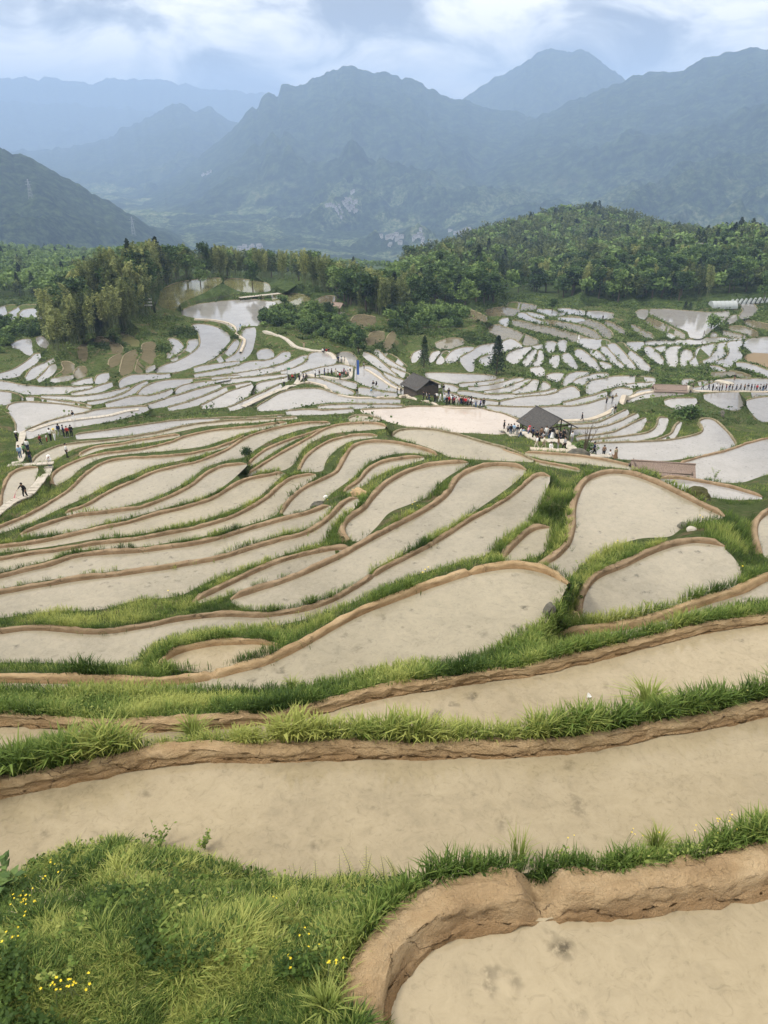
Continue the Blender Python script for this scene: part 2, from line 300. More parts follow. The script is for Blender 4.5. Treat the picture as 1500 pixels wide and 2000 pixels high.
# ------------------------------------------------------------------ terraces, traced: name kind | waterline under the far bund (left to right) | near edge
PADDIES = """
P1 w|755,2060 770,1960 800,1905 850,1862 920,1832 1000,1818 1045,1808 1095,1806 1200,1800 1300,1790 1400,1775 1500,1757 1640,1730|755,2900 1640,2900
P2 w|-140,1600 0,1562 100,1543 200,1522 300,1503 400,1494 520,1492 600,1490 700,1487 800,1487 900,1483 1000,1482 1100,1476 1200,1462 1300,1440 1400,1425 1500,1405 1640,1380|-140,1790 0,1735 100,1690 200,1660 300,1665 450,1705 600,1735 800,1730 1000,1712 1200,1705 1400,1680 1640,1655
P3 w|-140,1420 0,1422 80,1424 200,1432 330,1432 450,1425 560,1412 640,1393 720,1372 830,1353 950,1335 1050,1320 1150,1298 1250,1272 1350,1245 1500,1220 1640,1195|-140,1495 0,1478 120,1450 300,1470 450,1465 600,1450 800,1452 900,1450 1050,1448 1200,1418 1300,1400 1500,1362 1640,1340
P4 g|-140,1338 0,1336 200,1338 300,1340 400,1334 450,1318 520,1302 600,1262 650,1232 700,1205 760,1182 830,1155 900,1130 950,1118 1000,1111 1035,1113 1075,1125 1106,1143|-140,1352 0,1350 200,1352 400,1352 600,1347 700,1325 800,1308 950,1280 1010,1245 1065,1218 1095,1170 1108,1146
P5 w|-140,1255 0,1240 60,1232 150,1238 200,1240 260,1232 330,1218 400,1207 460,1205 520,1207 580,1198 630,1185 680,1162 725,1132 740,1122 800,1090 860,1058 920,1020 980,985 1010,965 1035,942 1055,928 1074,932|-140,1300 0,1294 100,1295 250,1298 290,1270 330,1250 400,1232 500,1226 560,1218 620,1203 700,1172 760,1142 830,1118 900,1098 950,1083 985,1048 1030,1022 1055,985 1074,940
P5b w|312,1302 340,1280 400,1265 460,1260 520,1260 545,1264|315,1304 400,1313 500,1294 545,1268
P7 w|-140,1185 0,1162 100,1145 170,1133 230,1126 330,1112 400,1100 450,1088 500,1072 560,1055 600,1045 640,1020 665,995 685,977 700,974|-140,1218 0,1207 100,1194 200,1190 270,1172 330,1167 360,1160 390,1145 440,1122 500,1104 560,1082 630,1060 655,1022 690,995 702,980
P7b w|380,1178 410,1163 460,1139 500,1120 560,1096 620,1081 670,1073 688,1076|383,1180 430,1168 500,1145 600,1112 650,1094 689,1079
P7c w|452,1173 500,1157 560,1138 620,1112 680,1085 720,1060 760,1040 800,1018 850,990 880,965 895,940 920,922 960,911 1000,911 1026,919|452,1177 480,1190 560,1190 620,1178 690,1148 730,1112 800,1075 870,1035 950,983 1000,947 1027,923
P8 w|686,1054 674,1040 680,1020 710,1000 735,970 760,945 800,923 850,910 915,904|688,1057 705,1056 735,1030 760,1002 800,985 835,970 870,935 915,907
P9 w|675,961 700,946 720,922 745,906 790,897 828,894|677,965 712,948 735,931 770,915 815,902 829,897
P10 w|552,1004 560,990 590,960 630,940 660,925 675,900 690,875 720,865 770,866 800,872 835,882 852,890|553,1006 572,1004 620,987 650,962 690,932 720,905 760,889 800,885 850,891
P12 w|588,917 600,895 620,877 655,860 700,851 737,852|588,921 610,922 630,919 637,900 655,880 685,862 736,854
A6 w|-140,1165 0,1130 50,1118 100,1107 140,1092 200,1085 283,1080 333,1073 400,1062 450,1048 500,1033 550,1019 612,1003 645,988|-140,1180 0,1150 100,1132 230,1114 330,1102 400,1090 450,1077 500,1060 560,1042 600,1032 635,1010 652,988
A5 g|-140,1118 0,1095 60,1085 107,1079 183,1066 260,1058 333,1044 400,1030 450,1014 500,990 530,970 553,948 575,935 617,928|-140,1140 0,1118 50,1106 100,1092 140,1077 200,1072 283,1067 333,1059 400,1047 450,1034 500,1020 540,1005 552,985 582,957 618,931
A4 g|-140,1090 0,1071 67,1064 133,1050 200,1035 267,1020 317,1005 367,993 417,977 455,953 485,938 505,935 555,924|-140,1095 0,1080 107,1066 183,1053 260,1045 333,1031 400,1014 450,998 500,974 527,952 548,932 557,926
A4b g|480,928 505,916 533,897 583,870 617,850 650,835 700,828 735,829 753,834|481,931 515,922 555,918 575,905 590,880 610,863 650,847 700,842 752,837
A3 w|40,1045 100,1024 150,1010 217,1003 270,995 320,978 370,955 405,928 435,913 482,907|41,1050 133,1040 200,1023 267,1008 330,990 367,981 417,962 450,940 470,922 483,909
A3b w|488,908 500,895 535,873 600,850 640,837|489,911 503,904 533,884 583,857 641,839
A2 w|128,1003 170,990 217,962 267,940 300,925 350,913 383,905 430,888 465,868 490,853 540,838 600,828 645,826|130,1006 217,994 270,982 320,964 370,937 400,914 440,900 480,892 500,877 540,855 600,836 646,829
A1 w|-140,1090 0,1033 67,1003 133,962 170,928 205,905 250,897 333,893 400,883 450,868 482,851|-140,1095 0,1042 50,1026 110,997 160,974 215,944 265,924 300,910 350,900 400,887 450,871 483,853
C5 w|-120,1080 0,1000 8,960 24,927 45,917 74,914|-118,1086 2,1003 30,990 58,962 75,918
C4 w|107,946 103,932 120,917 155,900 200,888 233,885 283,878 333,866 367,853 417,842 500,834 560,825|110,948 135,935 158,915 198,895 250,887 333,880 400,871 440,858 480,845 520,837 561,828
C3 w|155,890 183,876 233,870 267,863 317,855 351,850|157,893 200,878 267,868 333,857 352,852
C2 w|63,905 75,890 95,880 120,870 200,862 267,853 317,845 367,832 433,824 500,820 580,815|65,908 110,897 140,879 183,868 233,862 317,849 350,843 400,833 500,825 581,818
C1 f|150,852 233,841 333,827 420,821 500,819 560,814|151,855 230,849 300,840 360,828 433,824 561,817
D1 f|36,842 35,825 18,800 22,789 50,786 120,790 177,800|38,844 60,835 100,820 150,809 178,802
D2 f|52,842 100,822 180,805 230,800 288,795|54,856 100,839 150,831 230,817 289,800
E1 p|705,802 740,799 800,798 870,798 930,800 980,808 1012,824|706,805 760,821 800,831 860,840 930,843 980,845 1012,838
E2 g|768,852 776,843 800,839 850,841 900,852 950,867 1000,882 1042,900|770,853 783,858 800,863 833,873 855,882 880,893 960,899 1042,903
E3 g|683,820 700,813 720,813 742,820|684,823 742,823
F1 w|1052,1112 1085,1095 1115,1065 1125,1030 1125,1000 1130,975 1145,945 1170,930 1200,925 1240,930 1290,950 1340,975 1380,995 1412,1010|1056,1116 1112,1130 1130,1110 1165,1085 1200,1067 1250,1052 1310,1047 1335,1030 1370,1020 1412,1013
F2 w|1138,1203 1138,1180 1150,1150 1170,1130 1220,1110 1270,1085 1320,1067 1370,1060 1415,1069|1140,1207 1180,1215 1230,1210 1290,1195 1350,1177 1400,1160 1440,1143 1448,1115 1432,1088 1416,1073
F3 w|1090,1246 1140,1240 1220,1232 1290,1216 1380,1182 1440,1165 1475,1150 1500,1135 1640,1112|1091,1250 1220,1243 1300,1227 1400,1193 1500,1178 1640,1165
F4 w|1491,1083 1481,1050 1481,1025 1492,1010 1520,995 1640,970|1493,1087 1520,1100 1640,1100
F5 g|986,1092 1005,1070 1030,1047 1043,1035 1060,1030 1076,1032|987,1096 1050,1087 1070,1067 1078,1036
F6 f|1290,935 1330,937 1380,945 1430,955 1488,972|1291,938 1340,960 1370,968 1430,976 1489,975
F7 g|1025,885 1080,888 1150,895 1200,904 1240,914|1026,888 1060,897 1100,903 1170,910 1240,917
F7b g|975,879 1010,892 1060,905 1133,919|976,884 1040,904 1080,913 1133,922
F8 f|1130,870 1160,867 1230,865 1300,862 1350,853 1371,847 1375,837 1366,823 1385,817 1412,837 1432,862 1438,874|1132,873 1150,882 1180,893 1230,898 1300,900 1350,893 1400,884 1438,877
F9 f|1330,905 1360,897 1420,882 1460,868 1490,860 1560,850 1640,845|1332,909 1340,930 1400,941 1450,942 1500,927 1640,915
T1 f|1110,829 1167,828 1207,813 1225,803|1111,833 1180,833 1215,820 1226,806
T2 f|1115,842 1183,834 1217,822 1245,811|1116,847 1190,843 1225,829 1246,813
T3 f|1125,855 1200,845 1233,829 1262,816|1127,861 1210,853 1250,842 1264,820
T4 f|1128,862 1217,854 1270,845 1285,830 1288,815 1304,817|1130,866 1240,861 1290,850 1302,835 1306,821
T5 f|1280,861 1313,848 1322,830 1331,824|1282,864 1310,862 1325,845 1332,827
F11 f|1300,785 1318,781 1358,781|1301,788 1325,797 1350,795 1359,784
F12 f|1377,773 1400,768 1440,767 1500,767 1640,767|1378,778 1410,794 1440,798 1460,785 1485,773 1640,771
F13 f|1458,783 1475,778 1500,775 1640,772|1460,790 1475,810 1492,821 1640,800
G f|950,793 1000,795 1060,796 1130,793 1180,782 1208,774|951,800 1012,813 1110,826 1160,822 1190,808 1209,779
H1 f|505,797 545,773 570,765 620,763 680,775 730,780 780,783|506,800 560,797 600,789 650,783 720,786 780,787
H3 f|-60,735 0,747 40,755 80,759 133,758 181,755|-60,760 0,760 50,767 100,768 150,763 182,758
H4 f|139,769 181,760 217,750|140,772 190,765 218,753
H5 f|-40,766 0,766 25,768 40,778 46,785|-40,790 20,788 46,788
H6 f|52,778 100,782 165,792 177,795|53,782 80,790 130,796 178,798
H7 f|80,774 140,777 200,772 240,762 253,757|81,778 160,782 210,777 254,760
H8 f|235,752 240,742 255,735 290,733 330,732|236,756 260,746 300,738 331,735
H9 f|170,786 220,777 250,765 288,745|171,789 225,780 262,768 289,748
H10 f|269,772 280,757 320,747 373,743 400,739 470,733|270,775 300,768 330,759 373,749 470,736
H11 f|208,790 253,776 300,773 336,761|209,793 260,790 300,783 325,773 337,764
H12 f|343,768 352,755 400,746 450,739|344,771 360,765 400,752 450,742
H13 f|280,794 330,780 370,766 430,752|281,797 350,787 400,770 431,755
H14 f|330,798 395,776 440,760 490,747|331,800 390,788 440,768 491,750
H15 f|395,793 420,779 450,764 480,755 492,752|396,796 450,790 470,780 488,766 493,755
H16 f|494,764 510,749 540,743 562,738|495,768 520,757 545,748 563,741
H17 f|448,797 480,786 520,767 548,752|450,800 490,789 530,770 549,755
I1 f|380,733 433,722 487,710 540,700 555,690 564,690|381,737 440,730 500,722 540,711 565,697
I2 f|433,735 500,723 560,712 590,699 602,695|434,739 510,732 560,722 585,711 603,699
I3 f|510,735 570,720 600,706 605,694 640,690 654,697|511,739 580,726 620,718 650,712 656,701
I4 f|592,731 620,719 670,713 692,717|593,735 640,725 693,722
I5 f|380,746 440,741 500,737 560,731|381,750 450,746 510,741 562,734
K1 f|693,722 715,717 745,733 775,755 790,766|694,742 720,753 750,762 791,769
K2 f|660,693 675,690 690,697 698,712|661,698 680,711 698,716
R1 f|712,690 740,705 765,725 776,735|711,694 735,713 776,738
R2 f|735,685 760,703 792,722|733,689 755,710 792,726
R3 f|751,690 770,700 792,718|750,695 775,717 792,721
R4 f|750,710 775,721 800,734|750,716 780,732 800,738
R5 f|750,728 780,742 792,750|750,734 775,750 790,754
R6 f|795,737 830,742 860,752|796,741 830,750 861,756
S1 f|832,731 870,732 920,734 968,737|834,735 870,745 900,747 940,744 969,740
S2 f|897,750 940,746 994,741|898,753 950,753 975,748 995,744
S3 f|915,757 960,752 990,745 1022,740|916,760 960,762 985,757 1010,748 1023,743
S4 f|945,764 985,758 1010,748 1036,742|946,767 980,767 1010,760 1037,745
S5 f|1000,766 1030,752 1040,744 1051,745|1001,769 1045,763 1052,749
S6 f|1052,760 1055,750 1062,748 1073,756|1053,764 1068,761 1074,759
S7 f|893,766 950,771 1040,769 1087,761|894,770 930,776 1000,777 1060,771 1088,764
S8 f|975,787 1010,777 1080,770 1110,757 1120,755 1130,765|976,791 1030,794 1080,789 1131,774
S9 f|858,751 880,754 893,760|858,755 875,761 893,764
S10 f|868,768 930,781 972,787|869,773 930,788 972,791
U1 f|899,699 935,680 965,674 975,675 993,662 1000,661 1020,675|900,704 915,722 923,722 925,700 960,691 985,684 1021,678
U2 f|936,700 955,693 962,692|937,705 950,713 963,698
U3 f|870,702 880,690 900,683 925,680|871,706 885,705 905,692 926,683
U4 f|853,705 860,693 878,687|854,709 865,707 879,690
U5 f|840,702 848,690 858,687|841,706 850,700 859,690
U6 f|806,700 810,692 822,686|807,707 812,703 823,689
U7 f|991,697 1010,682 1037,677|992,703 1005,708 1020,698 1038,680
U8 f|1023,707 1033,689 1045,682|1024,712 1035,713 1043,700 1047,685
U9 f|1040,711 1050,700 1054,686|1041,715 1053,715 1059,700 1060,689
U10 f|1038,721 1042,717 1055,717|1040,727 1058,733 1062,728 1057,719
U11 f|1066,671 1080,669 1086,671|1068,678 1075,686 1087,675
U12 f|1089,670 1095,665 1105,664|1090,676 1100,687 1103,680 1106,667
U13 f|1070,735 1075,732 1100,732|1071,739 1090,743 1101,735
U14 f|1098,697 1103,692 1110,692|1099,701 1125,718 1122,708 1112,695
U15 f|1075,703 1085,696 1090,696|1076,709 1086,716 1091,702
V1 f|1127,664 1132,661 1185,666 1190,670|1128,667 1160,683 1175,678 1191,673
V2 f|1125,687 1132,685 1150,698 1173,720|1126,692 1150,712 1173,724
V3 f|1153,684 1163,683 1187,703|1154,688 1165,696 1187,707
V3b f|1173,708 1180,707 1192,716|1174,711 1185,719 1192,719
V4 f|1172,681 1180,675 1195,690 1218,715|1172,685 1195,706 1218,719
V5 f|1187,674 1200,672 1215,685 1230,703 1241,717|1187,678 1200,693 1220,711 1241,721
V6 f|1204,672 1216,672 1235,689 1255,706 1266,718|1204,676 1225,696 1245,715 1266,722
V7 f|1222,671 1255,671|1223,675 1240,684 1256,674
V8 f|1260,681 1266,677 1280,688 1293,704|1261,685 1275,700 1293,712
V9 f|1299,684 1310,678 1331,677|1300,692 1308,712 1318,715 1325,703 1322,690 1332,680
V10 f|1329,687 1336,684 1350,690 1353,695|1330,692 1328,708 1338,716 1342,709 1354,699
V11 f|1346,706 1360,696 1361,685 1385,675 1398,672|1347,711 1360,712 1380,706 1390,690 1399,675
V12 f|1373,705 1388,698 1398,682 1404,672 1418,668|1374,709 1400,704 1416,693 1410,681 1419,671
V13 f|1398,705 1418,701 1427,690 1421,676 1422,668 1450,665|1399,709 1425,714 1432,706 1448,697 1440,683 1451,668
V14 f|1453,669 1470,663 1500,662 1640,659|1454,675 1473,690 1454,699 1475,706 1500,716 1640,750
V15 f|1262,670 1330,667 1380,661 1450,661|1263,673 1340,671 1390,667 1450,664
V16 f|1268,607 1300,607 1350,611 1395,614 1422,610|1269,611 1290,620 1320,635 1345,646 1350,659 1370,661 1380,650 1390,640 1405,630 1423,614
V17 f|1446,618 1456,607 1450,598 1450,590 1465,592 1476,604|1447,621 1461,618 1477,607
V18 f|1440,710 1465,714 1500,727 1640,770|1441,714 1470,723 1500,735 1640,790
W1 f|1012,612 1020,611 1040,620 1060,629|1012,616 1035,626 1060,633
W2 f|1027,610 1045,612 1062,619|1028,614 1045,620 1062,622
W3 f|1045,605 1075,608 1090,612|1046,609 1070,614 1090,616
W4 f|1146,611 1170,611 1196,615|1147,614 1175,622 1196,619
W5 f|1090,620 1120,621 1141,625|1091,623 1120,627 1141,628
W6 f|1245,611 1250,608 1264,607|1246,616 1260,622 1264,612
W7 f|976,629 984,625 990,623|977,632 988,638 991,628
W8 f|1090,605 1110,606 1140,610|1090,608 1115,611 1140,613
X1 f|1100,752 1107,737 1125,730 1150,729|1102,755 1115,749 1130,738 1151,732
X2 f|1120,746 1130,739 1165,733 1187,732|1121,750 1132,753 1150,743 1188,735
X3 f|1147,761 1150,746 1175,740 1220,738 1278,741|1148,766 1158,768 1180,757 1230,750 1279,745
X4 f|1100,759 1115,755 1129,757|1100,779 1123,776 1130,768
X5 f|1100,788 1150,778 1184,768|1101,794 1140,788 1185,771
X7 f|1190,771 1210,760 1234,763|1192,778 1215,782 1235,768
X9 f|1225,781 1250,766 1300,759 1340,763|1226,784 1260,775 1340,767
X10 f|1340,759 1370,755 1410,745 1440,741 1500,743 1640,745|1341,764 1400,762 1500,763 1640,764
Y1 f|305,724 333,711 360,699 385,683 394,668 391,650 378,637 400,637 430,645 446,658|307,728 350,722 385,711 415,700 432,681 447,664
Y2 f|335,704 355,692 369,678 371,667 385,665|336,708 365,698 382,680 387,668
Y3 f|327,696 335,689 341,678 331,663 345,667 356,678|328,699 345,691 357,682
Y4 b|268,725 270,712 280,692 283,673 300,671|270,728 290,718 300,700 302,675
Y5 b|238,730 240,715 245,697 266,686|240,733 255,725 262,705 267,690
Y5b b|216,712 218,703 236,690|218,715 232,708 238,694
Y6 b|155,690 158,678 168,674|157,700 166,703 169,680
Y6b b|185,664 195,660 235,678 237,684|186,668 215,672 224,690 238,688
Y6c g2|236,655 250,658 270,670|237,659 255,672 271,674
Y7 f|-60,735 0,733 35,721 60,704 70,693 76,693|-60,742 0,738 35,732 45,722 65,711 77,697
Y8 f|53,738 65,722 90,712 104,702|54,741 75,732 95,716 105,706
Y9 f|75,741 90,726 97,714 107,712|77,744 100,730 109,719
Y10 b|107,738 130,722 124,708 143,714|109,741 135,730 145,723
Y11 b|143,737 152,720 166,719|145,740 165,733 168,723
Y12 f|25,674 40,667 58,665|26,677 38,679 52,689 61,691 59,669
Y13 f|73,662 80,659 91,668|74,667 80,674 90,677 92,671
Y14 f|-60,605 0,602 20,598 33,598|-60,625 0,618 15,613 34,602
Y15 f|9,618 25,606 45,599 85,600|10,622 37,621 43,612 86,604
Y16 f|38,613 45,605 60,602 80,604 90,612|39,616 60,619 80,619 90,616
Z1 f|357,609 385,598 420,593 470,589 510,588 538,589|358,613 400,622 440,630 460,645 475,638 500,635 510,624 515,604 539,593
Z2 f|440,703 466,687 477,664 474,648 482,641 497,640|442,708 470,703 488,687 495,664 498,644
Z3 f|404,711 438,694 455,675 463,666|405,715 435,707 455,690 465,670
Z4 f|504,691 512,685 525,684 533,692|506,700 520,702 534,697
Z5 f|380,720 420,711 468,706|381,726 430,718 469,711
ZB1 g2|508,581 540,577 580,577 604,583|509,586 540,593 580,592 605,588
ZB3 b|611,592 640,580 653,581|612,597 640,597 654,587
ZB4 b|689,627 697,618 731,621|690,637 710,639 732,628
ZG g2|312,585 318,570 345,556 400,547 430,546|313,596 340,602 352,590 395,570 431,550
ZG2 g2|440,547 480,549 520,556 525,562|441,553 470,566 500,568 526,566
B1 b|892,606 915,607 948,621|894,612 930,622 949,627
B2 b|949,609 990,601 1015,605|951,614 1000,614 1016,609
B3 b|992,598 1000,593 1046,599|993,602 1030,606 1047,603
B4 b|955,641 975,636 1010,651 1050,667|957,646 990,665 1030,675 1051,672
B6 b|1180,627 1205,639 1218,647|1181,631 1200,642 1218,651
B7 b|1235,636 1255,647 1274,656|1236,641 1255,654 1275,661
B8 b|1262,621 1300,638 1335,655|1263,628 1300,648 1336,660
B9 b|853,672 880,663 903,665|855,678 880,678 904,670
B11 b|1425,640 1450,640 1480,652|1426,644 1450,650 1480,657
N2 b|1003,628 1040,633 1090,645 1130,658 1150,662|1004,633 1040,642 1090,655 1125,666 1150,664
N3 b|1062,628 1100,632 1140,641 1165,654 1172,661|1062,631 1100,638 1135,649 1155,659 1171,664
N4 b|1092,617 1130,622 1170,634 1190,648 1194,657|1093,620 1130,628 1165,642 1180,655 1192,660
N5 f|1085,611 1103,611|1090,616 1099,617 1104,613
M3 f|1302,650 1312,651 1318,657|1304,656 1316,660
M4 b|1412,648 1430,650 1456,656|1414,655 1435,660 1457,660
M6 b|1455,626 1480,632 1520,640|1456,631 1480,639 1520,647
M7 f|1423,627 1432,619 1441,618|1425,630 1433,626 1442,621
M10 f|1386,661 1394,652 1402,660|1388,665 1402,663
M13 f|1278,680 1301,676|1290,686 1300,684
M16 f|1388,716 1400,718 1416,725|1390,719 1405,725 1417,728
M17 f|1220,752 1245,748 1278,747|1222,757 1250,755 1279,752
M18 f|1333,744 1355,742|1333,752 1347,749
M18b f|1347,754 1370,748 1396,746|1348,758 1375,757 1397,750
N8 f|1040,676 1058,674|1045,680 1058,680
C31 f|100,742 125,735 143,733|101,745 130,741 144,738
C32 f|140,750 170,742 190,738|141,753 172,748 191,743
C33 f|185,745 192,735 210,731|187,748 205,744 211,737
C34 f|284,723 293,715 301,714|286,727 302,719
PP1 f|603,741 640,745 670,757 690,769|604,746 630,752 655,768 689,773
PP2 f|630,737 660,744 700,752|640,742 665,751 700,758
PP3 f|700,758 740,765 775,768|702,768 740,774 775,773
Q1 f|560,806 620,803 690,799|560,808 620,807 690,803
Q3 f|621,796 680,793 740,791 790,794|622,798 680,797 740,796 790,798
Q4 b|718,665 730,651 748,650|720,672 735,668 749,660
Q5 b|752,682 758,662 768,650|758,684 766,668 771,655
B12 b|1390,730 1430,728 1470,738|1392,733 1430,735 1470,741
"""
def cr_spline(pts, step):
    P = np.array(pts, float)
    if len(P) < 3:
        n = max(2, int(np.hypot(*(P[-1]-P[0]))/step)+1); t = np.linspace(0, 1, n)[:, None]; return P[0]*(1-t)+P[-1]*t
    Q = np.vstack([2*P[0]-P[1], P, 2*P[-1]-P[-2]]); outp = []
    for i in range(1, len(Q)-2):
        p0, p1, p2, p3 = Q[i-1:i+3]; L = np.hypot(*(p2-p1)); n = max(1, int(math.ceil(L/step)))
        # centripetal-like tangents keep tight bends from overshooting
        d1 = max(np.hypot(*(p1-p0)), 1e-6); d2 = max(L, 1e-6); d3 = max(np.hypot(*(p3-p2)), 1e-6)
        m1 = (p2-p0)/(d1+d2)*d2*0.95; m2 = (p3-p1)/(d2+d3)*d2*0.95
        for k in range(n):
            t = k/n; t2 = t*t; t3 = t2*t
            outp.append((2*t3-3*t2+1)*p1 + (t3-2*t2+t)*m1 + (-2*t3+3*t2)*p2 + (t3-t2)*m2)
    outp.append(Q[-2]); return np.array(outp)
pads = []
for ln in PADDIES.strip().splitlines():
    h, a, b = ln.split('|'); nm, kind = h.split()
    A = [tuple(map(float, q.split(','))) for q in a.split()]; B = [tuple(map(float, q.split(','))) for q in b.split()]
    my = np.mean([q[1] for q in A if -200 < q[0] < 1700])
    for Ls in (A, B):                      # fields that leave the frame run on well past it
        if Ls[-1][0] >= 1600: Ls += [(1900.0, Ls[-1][1]), (2600.0, Ls[-1][1])]
        if Ls[0][0] <= -60: Ls[:0] = [(-1100.0, Ls[0][1]), (-420.0, Ls[0][1])]
    step = 3.5 if my < 780 else (5 if my < 1100 else 9)
    A = cr_spline(A, step); B = cr_spline(B, step)
    # small natural wobble of the hand-made edges
    wob = 0.4 + (A[:, 1]-600).clip(0)*0.0025
    A[1:-1, 1] += ((vnoise(A[:, 0]*0.09, A[:, 1]*0.09+my)-0.5)*wob*2)[1:-1]
    pads.append(dict(name=nm, kind=kind, far=A, near=B, poly=np.vstack([A, B[::-1]]), my=my))

# base surface of the valley side: height below the eye on a coarse grid of view rows / columns
HR = [560, 590, 620, 660, 700, 740, 780, 820, 860, 900, 950, 1000, 1050, 1120, 1200, 1290, 1480, 1740, 2000, 2300]
HC = [0, 300, 750, 1150, 1500]
HZ = np.array([
 [-62, -60, -58, -54, -51, -47.5, -43.5, -39, -35, -32, -29.5, -26.5, -22.5, -18, -14.2, -11.2, -8.7, -6.7, -6.4, -6.2],
 [-48.5, -49, -49.5, -50, -50.5, -47.5, -43.2, -38.5, -33.5, -30, -27, -24, -20.5, -17, -13.6, -10.9, -8.6, -6.65, -6.4, -6.2],
 [-47.5, -49, -50, -51, -51, -47.5, -43, -38, -32.8, -29, -25, -21.8, -19, -16, -13, -10.7, -8.5, -6.6, -6.4, -6.2],
 [-54, -56, -57.5, -58, -56, -51, -45.5, -40.5, -36.0, -32.5, -26, -21.7, -18.8, -15.6, -12.8, -10.6, -8.4, -6.6, -6.4, -6.2],
 [-56, -57.5, -59, -60.5, -58, -52.5, -46.5, -41.5, -38, -34, -27, -22, -18.8, -15.4, -12.6, -10.5, -8.4, -6.6, -6.4, -6.2]]).T
def H(px, py):
    px = np.clip(px, 0, 1500); py = np.clip(py, 560, 2300)
    r = np.clip(np.searchsorted(HR, py, side='right')-1, 0, len(HR)-2); c = np.clip(np.searchsorted(HC, px, side='right')-1, 0, 3)
    HRa = np.array(HR, float); HCa = np.array(HC, float)
    fr = (py-HRa[r])/(HRa[r+1]-HRa[r]); fc = (px-HCa[c])/(HCa[c+1]-HCa[c])
    return (HZ[r, c]*(1-fc)+HZ[r, c+1]*fc)*(1-fr) + (HZ[r+1, c]*(1-fc)+HZ[r+1, c+1]*fc)*fr

# label raster (2 px cells) of all paddies
GW, GH = 900, 900; GX0, GY0 = -150, 500          # covers x -150..1650, y 500..2300
LAB = np.full((GH, GW), -1, int)
cx = GX0 + 2*np.arange(GW) + 1.0
def fill_labels():
    LAB[:] = -1
    for i, p in enumerate(pads):
        Q = p['poly']; y0 = max(0, int((Q[:, 1].min()-GY0)//2)); y1 = min(GH-1, int((Q[:, 1].max()-GY0)//2)+1)
        R = np.roll(Q, -1, 0)
        for r in range(y0, y1+1):
            y = GY0 + 2*r + 1.0
            hit = ((Q[:, 1] <= y) & (R[:, 1] > y)) | ((R[:, 1] <= y) & (Q[:, 1] > y))
            if not hit.any(): continue
            xs = np.sort(Q[hit, 0] + (y-Q[hit, 1])*(R[hit, 0]-Q[hit, 0])/(R[hit, 1]-Q[hit, 1]))
            for k in range(0, len(xs)-1, 2): LAB[r, (cx >= xs[k]) & (cx < xs[k+1])] = i
fill_labels()
for rep in range(3):
    for i, p in enumerate(pads):                # ponds far off: widen towards open ground only, so the narrow banks stay narrow
        if p['my'] >= 835: continue
        Q = p['poly']; ar = 0.5*np.sum(Q[:, 0]*np.roll(Q[:, 1], -1)-np.roll(Q[:, 0], -1)*Q[:, 1])
        T = np.roll(Q, -1, 0)-np.roll(Q, 1, 0); T /= np.linalg.norm(T, axis=1, keepdims=True)+1e-9
        Nn = np.stack([T[:, 1], -T[:, 0]], -1)*(1 if ar > 0 else -1); ok = np.ones(len(Q), bool)
        for m_ in (1.5, 3.0, 4.6):
            pr = Q+Nn*m_; rr_ = np.clip(((pr[:, 1]-GY0)//2).astype(int), 0, GH-1); cc2 = np.clip(((pr[:, 0]-GX0)//2).astype(int), 0, GW-1); ok &= (LAB[rr_, cc2] < 0) | (LAB[rr_, cc2] == i)
        wgt = np.convolve(np.concatenate([ok[-2:], ok, ok[:2]]).astype(float), np.ones(5)/5, 'valid')*ok
        Q = Q + Nn*(1.1*wgt)[:, None]; nA = len(p['far']); p['far'] = Q[:nA]; p['near'] = Q[nA:][::-1]; p['poly'] = Q
    fill_labels()
# water levels: start from the base surface at the rim, then order neighbours (nearer field = higher) where a thin bund parts them
for p in pads:
    A = p['far']; A2 = A[(A[:, 0] > -30) & (A[:, 0] < 1530)]; A2 = A2 if len(A2) else A
    p['z0'] = float(np.mean(H(A2[:, 0], A2[:, 1])))
Zl = np.array([p['z0'] for p in pads])
pairs = {}
for c in range(0, GW, 3):
    last = -1; lastr = 0
    for r in range(GH):
        l = LAB[r, c]
        if l >= 0:
            if last >= 0 and l != last:
                g = (r-lastr)*2
                if g < 70: pairs.setdefault((last, l), []).append((g, GY0+2*r, GX0+2*c))
            last = l; lastr = r
cons = []
for (j, i), v in pairs.items():
    if len(v) < 3 and pads[i]['my'] > 800: continue
    g = np.median([q[0] for q in v]); y = np.mean([q[1] for q in v]); x = np.mean([q[2] for q in v])
    d = abs(H(x, y))/math.sin(PITCH+math.atan((y-1000)/F)); ppm = F/d
    if y > 830: s = 0.45
    else: s = 0.25 - 0.75*max(0, g-4)/ppm if not (y < 700 and x > 780) else 0.1 - 0.85*max(0, g-3)/ppm
    cons.append((j, i, s))
for it in range(400):
    for j, i, s in cons:
        v = s - (Zl[i]-Zl[j])
        if v > 0: Zl[i] += v*0.25; Zl[j] -= v*0.25
for i, p in enumerate(pads): p['z'] = float(Zl[i])

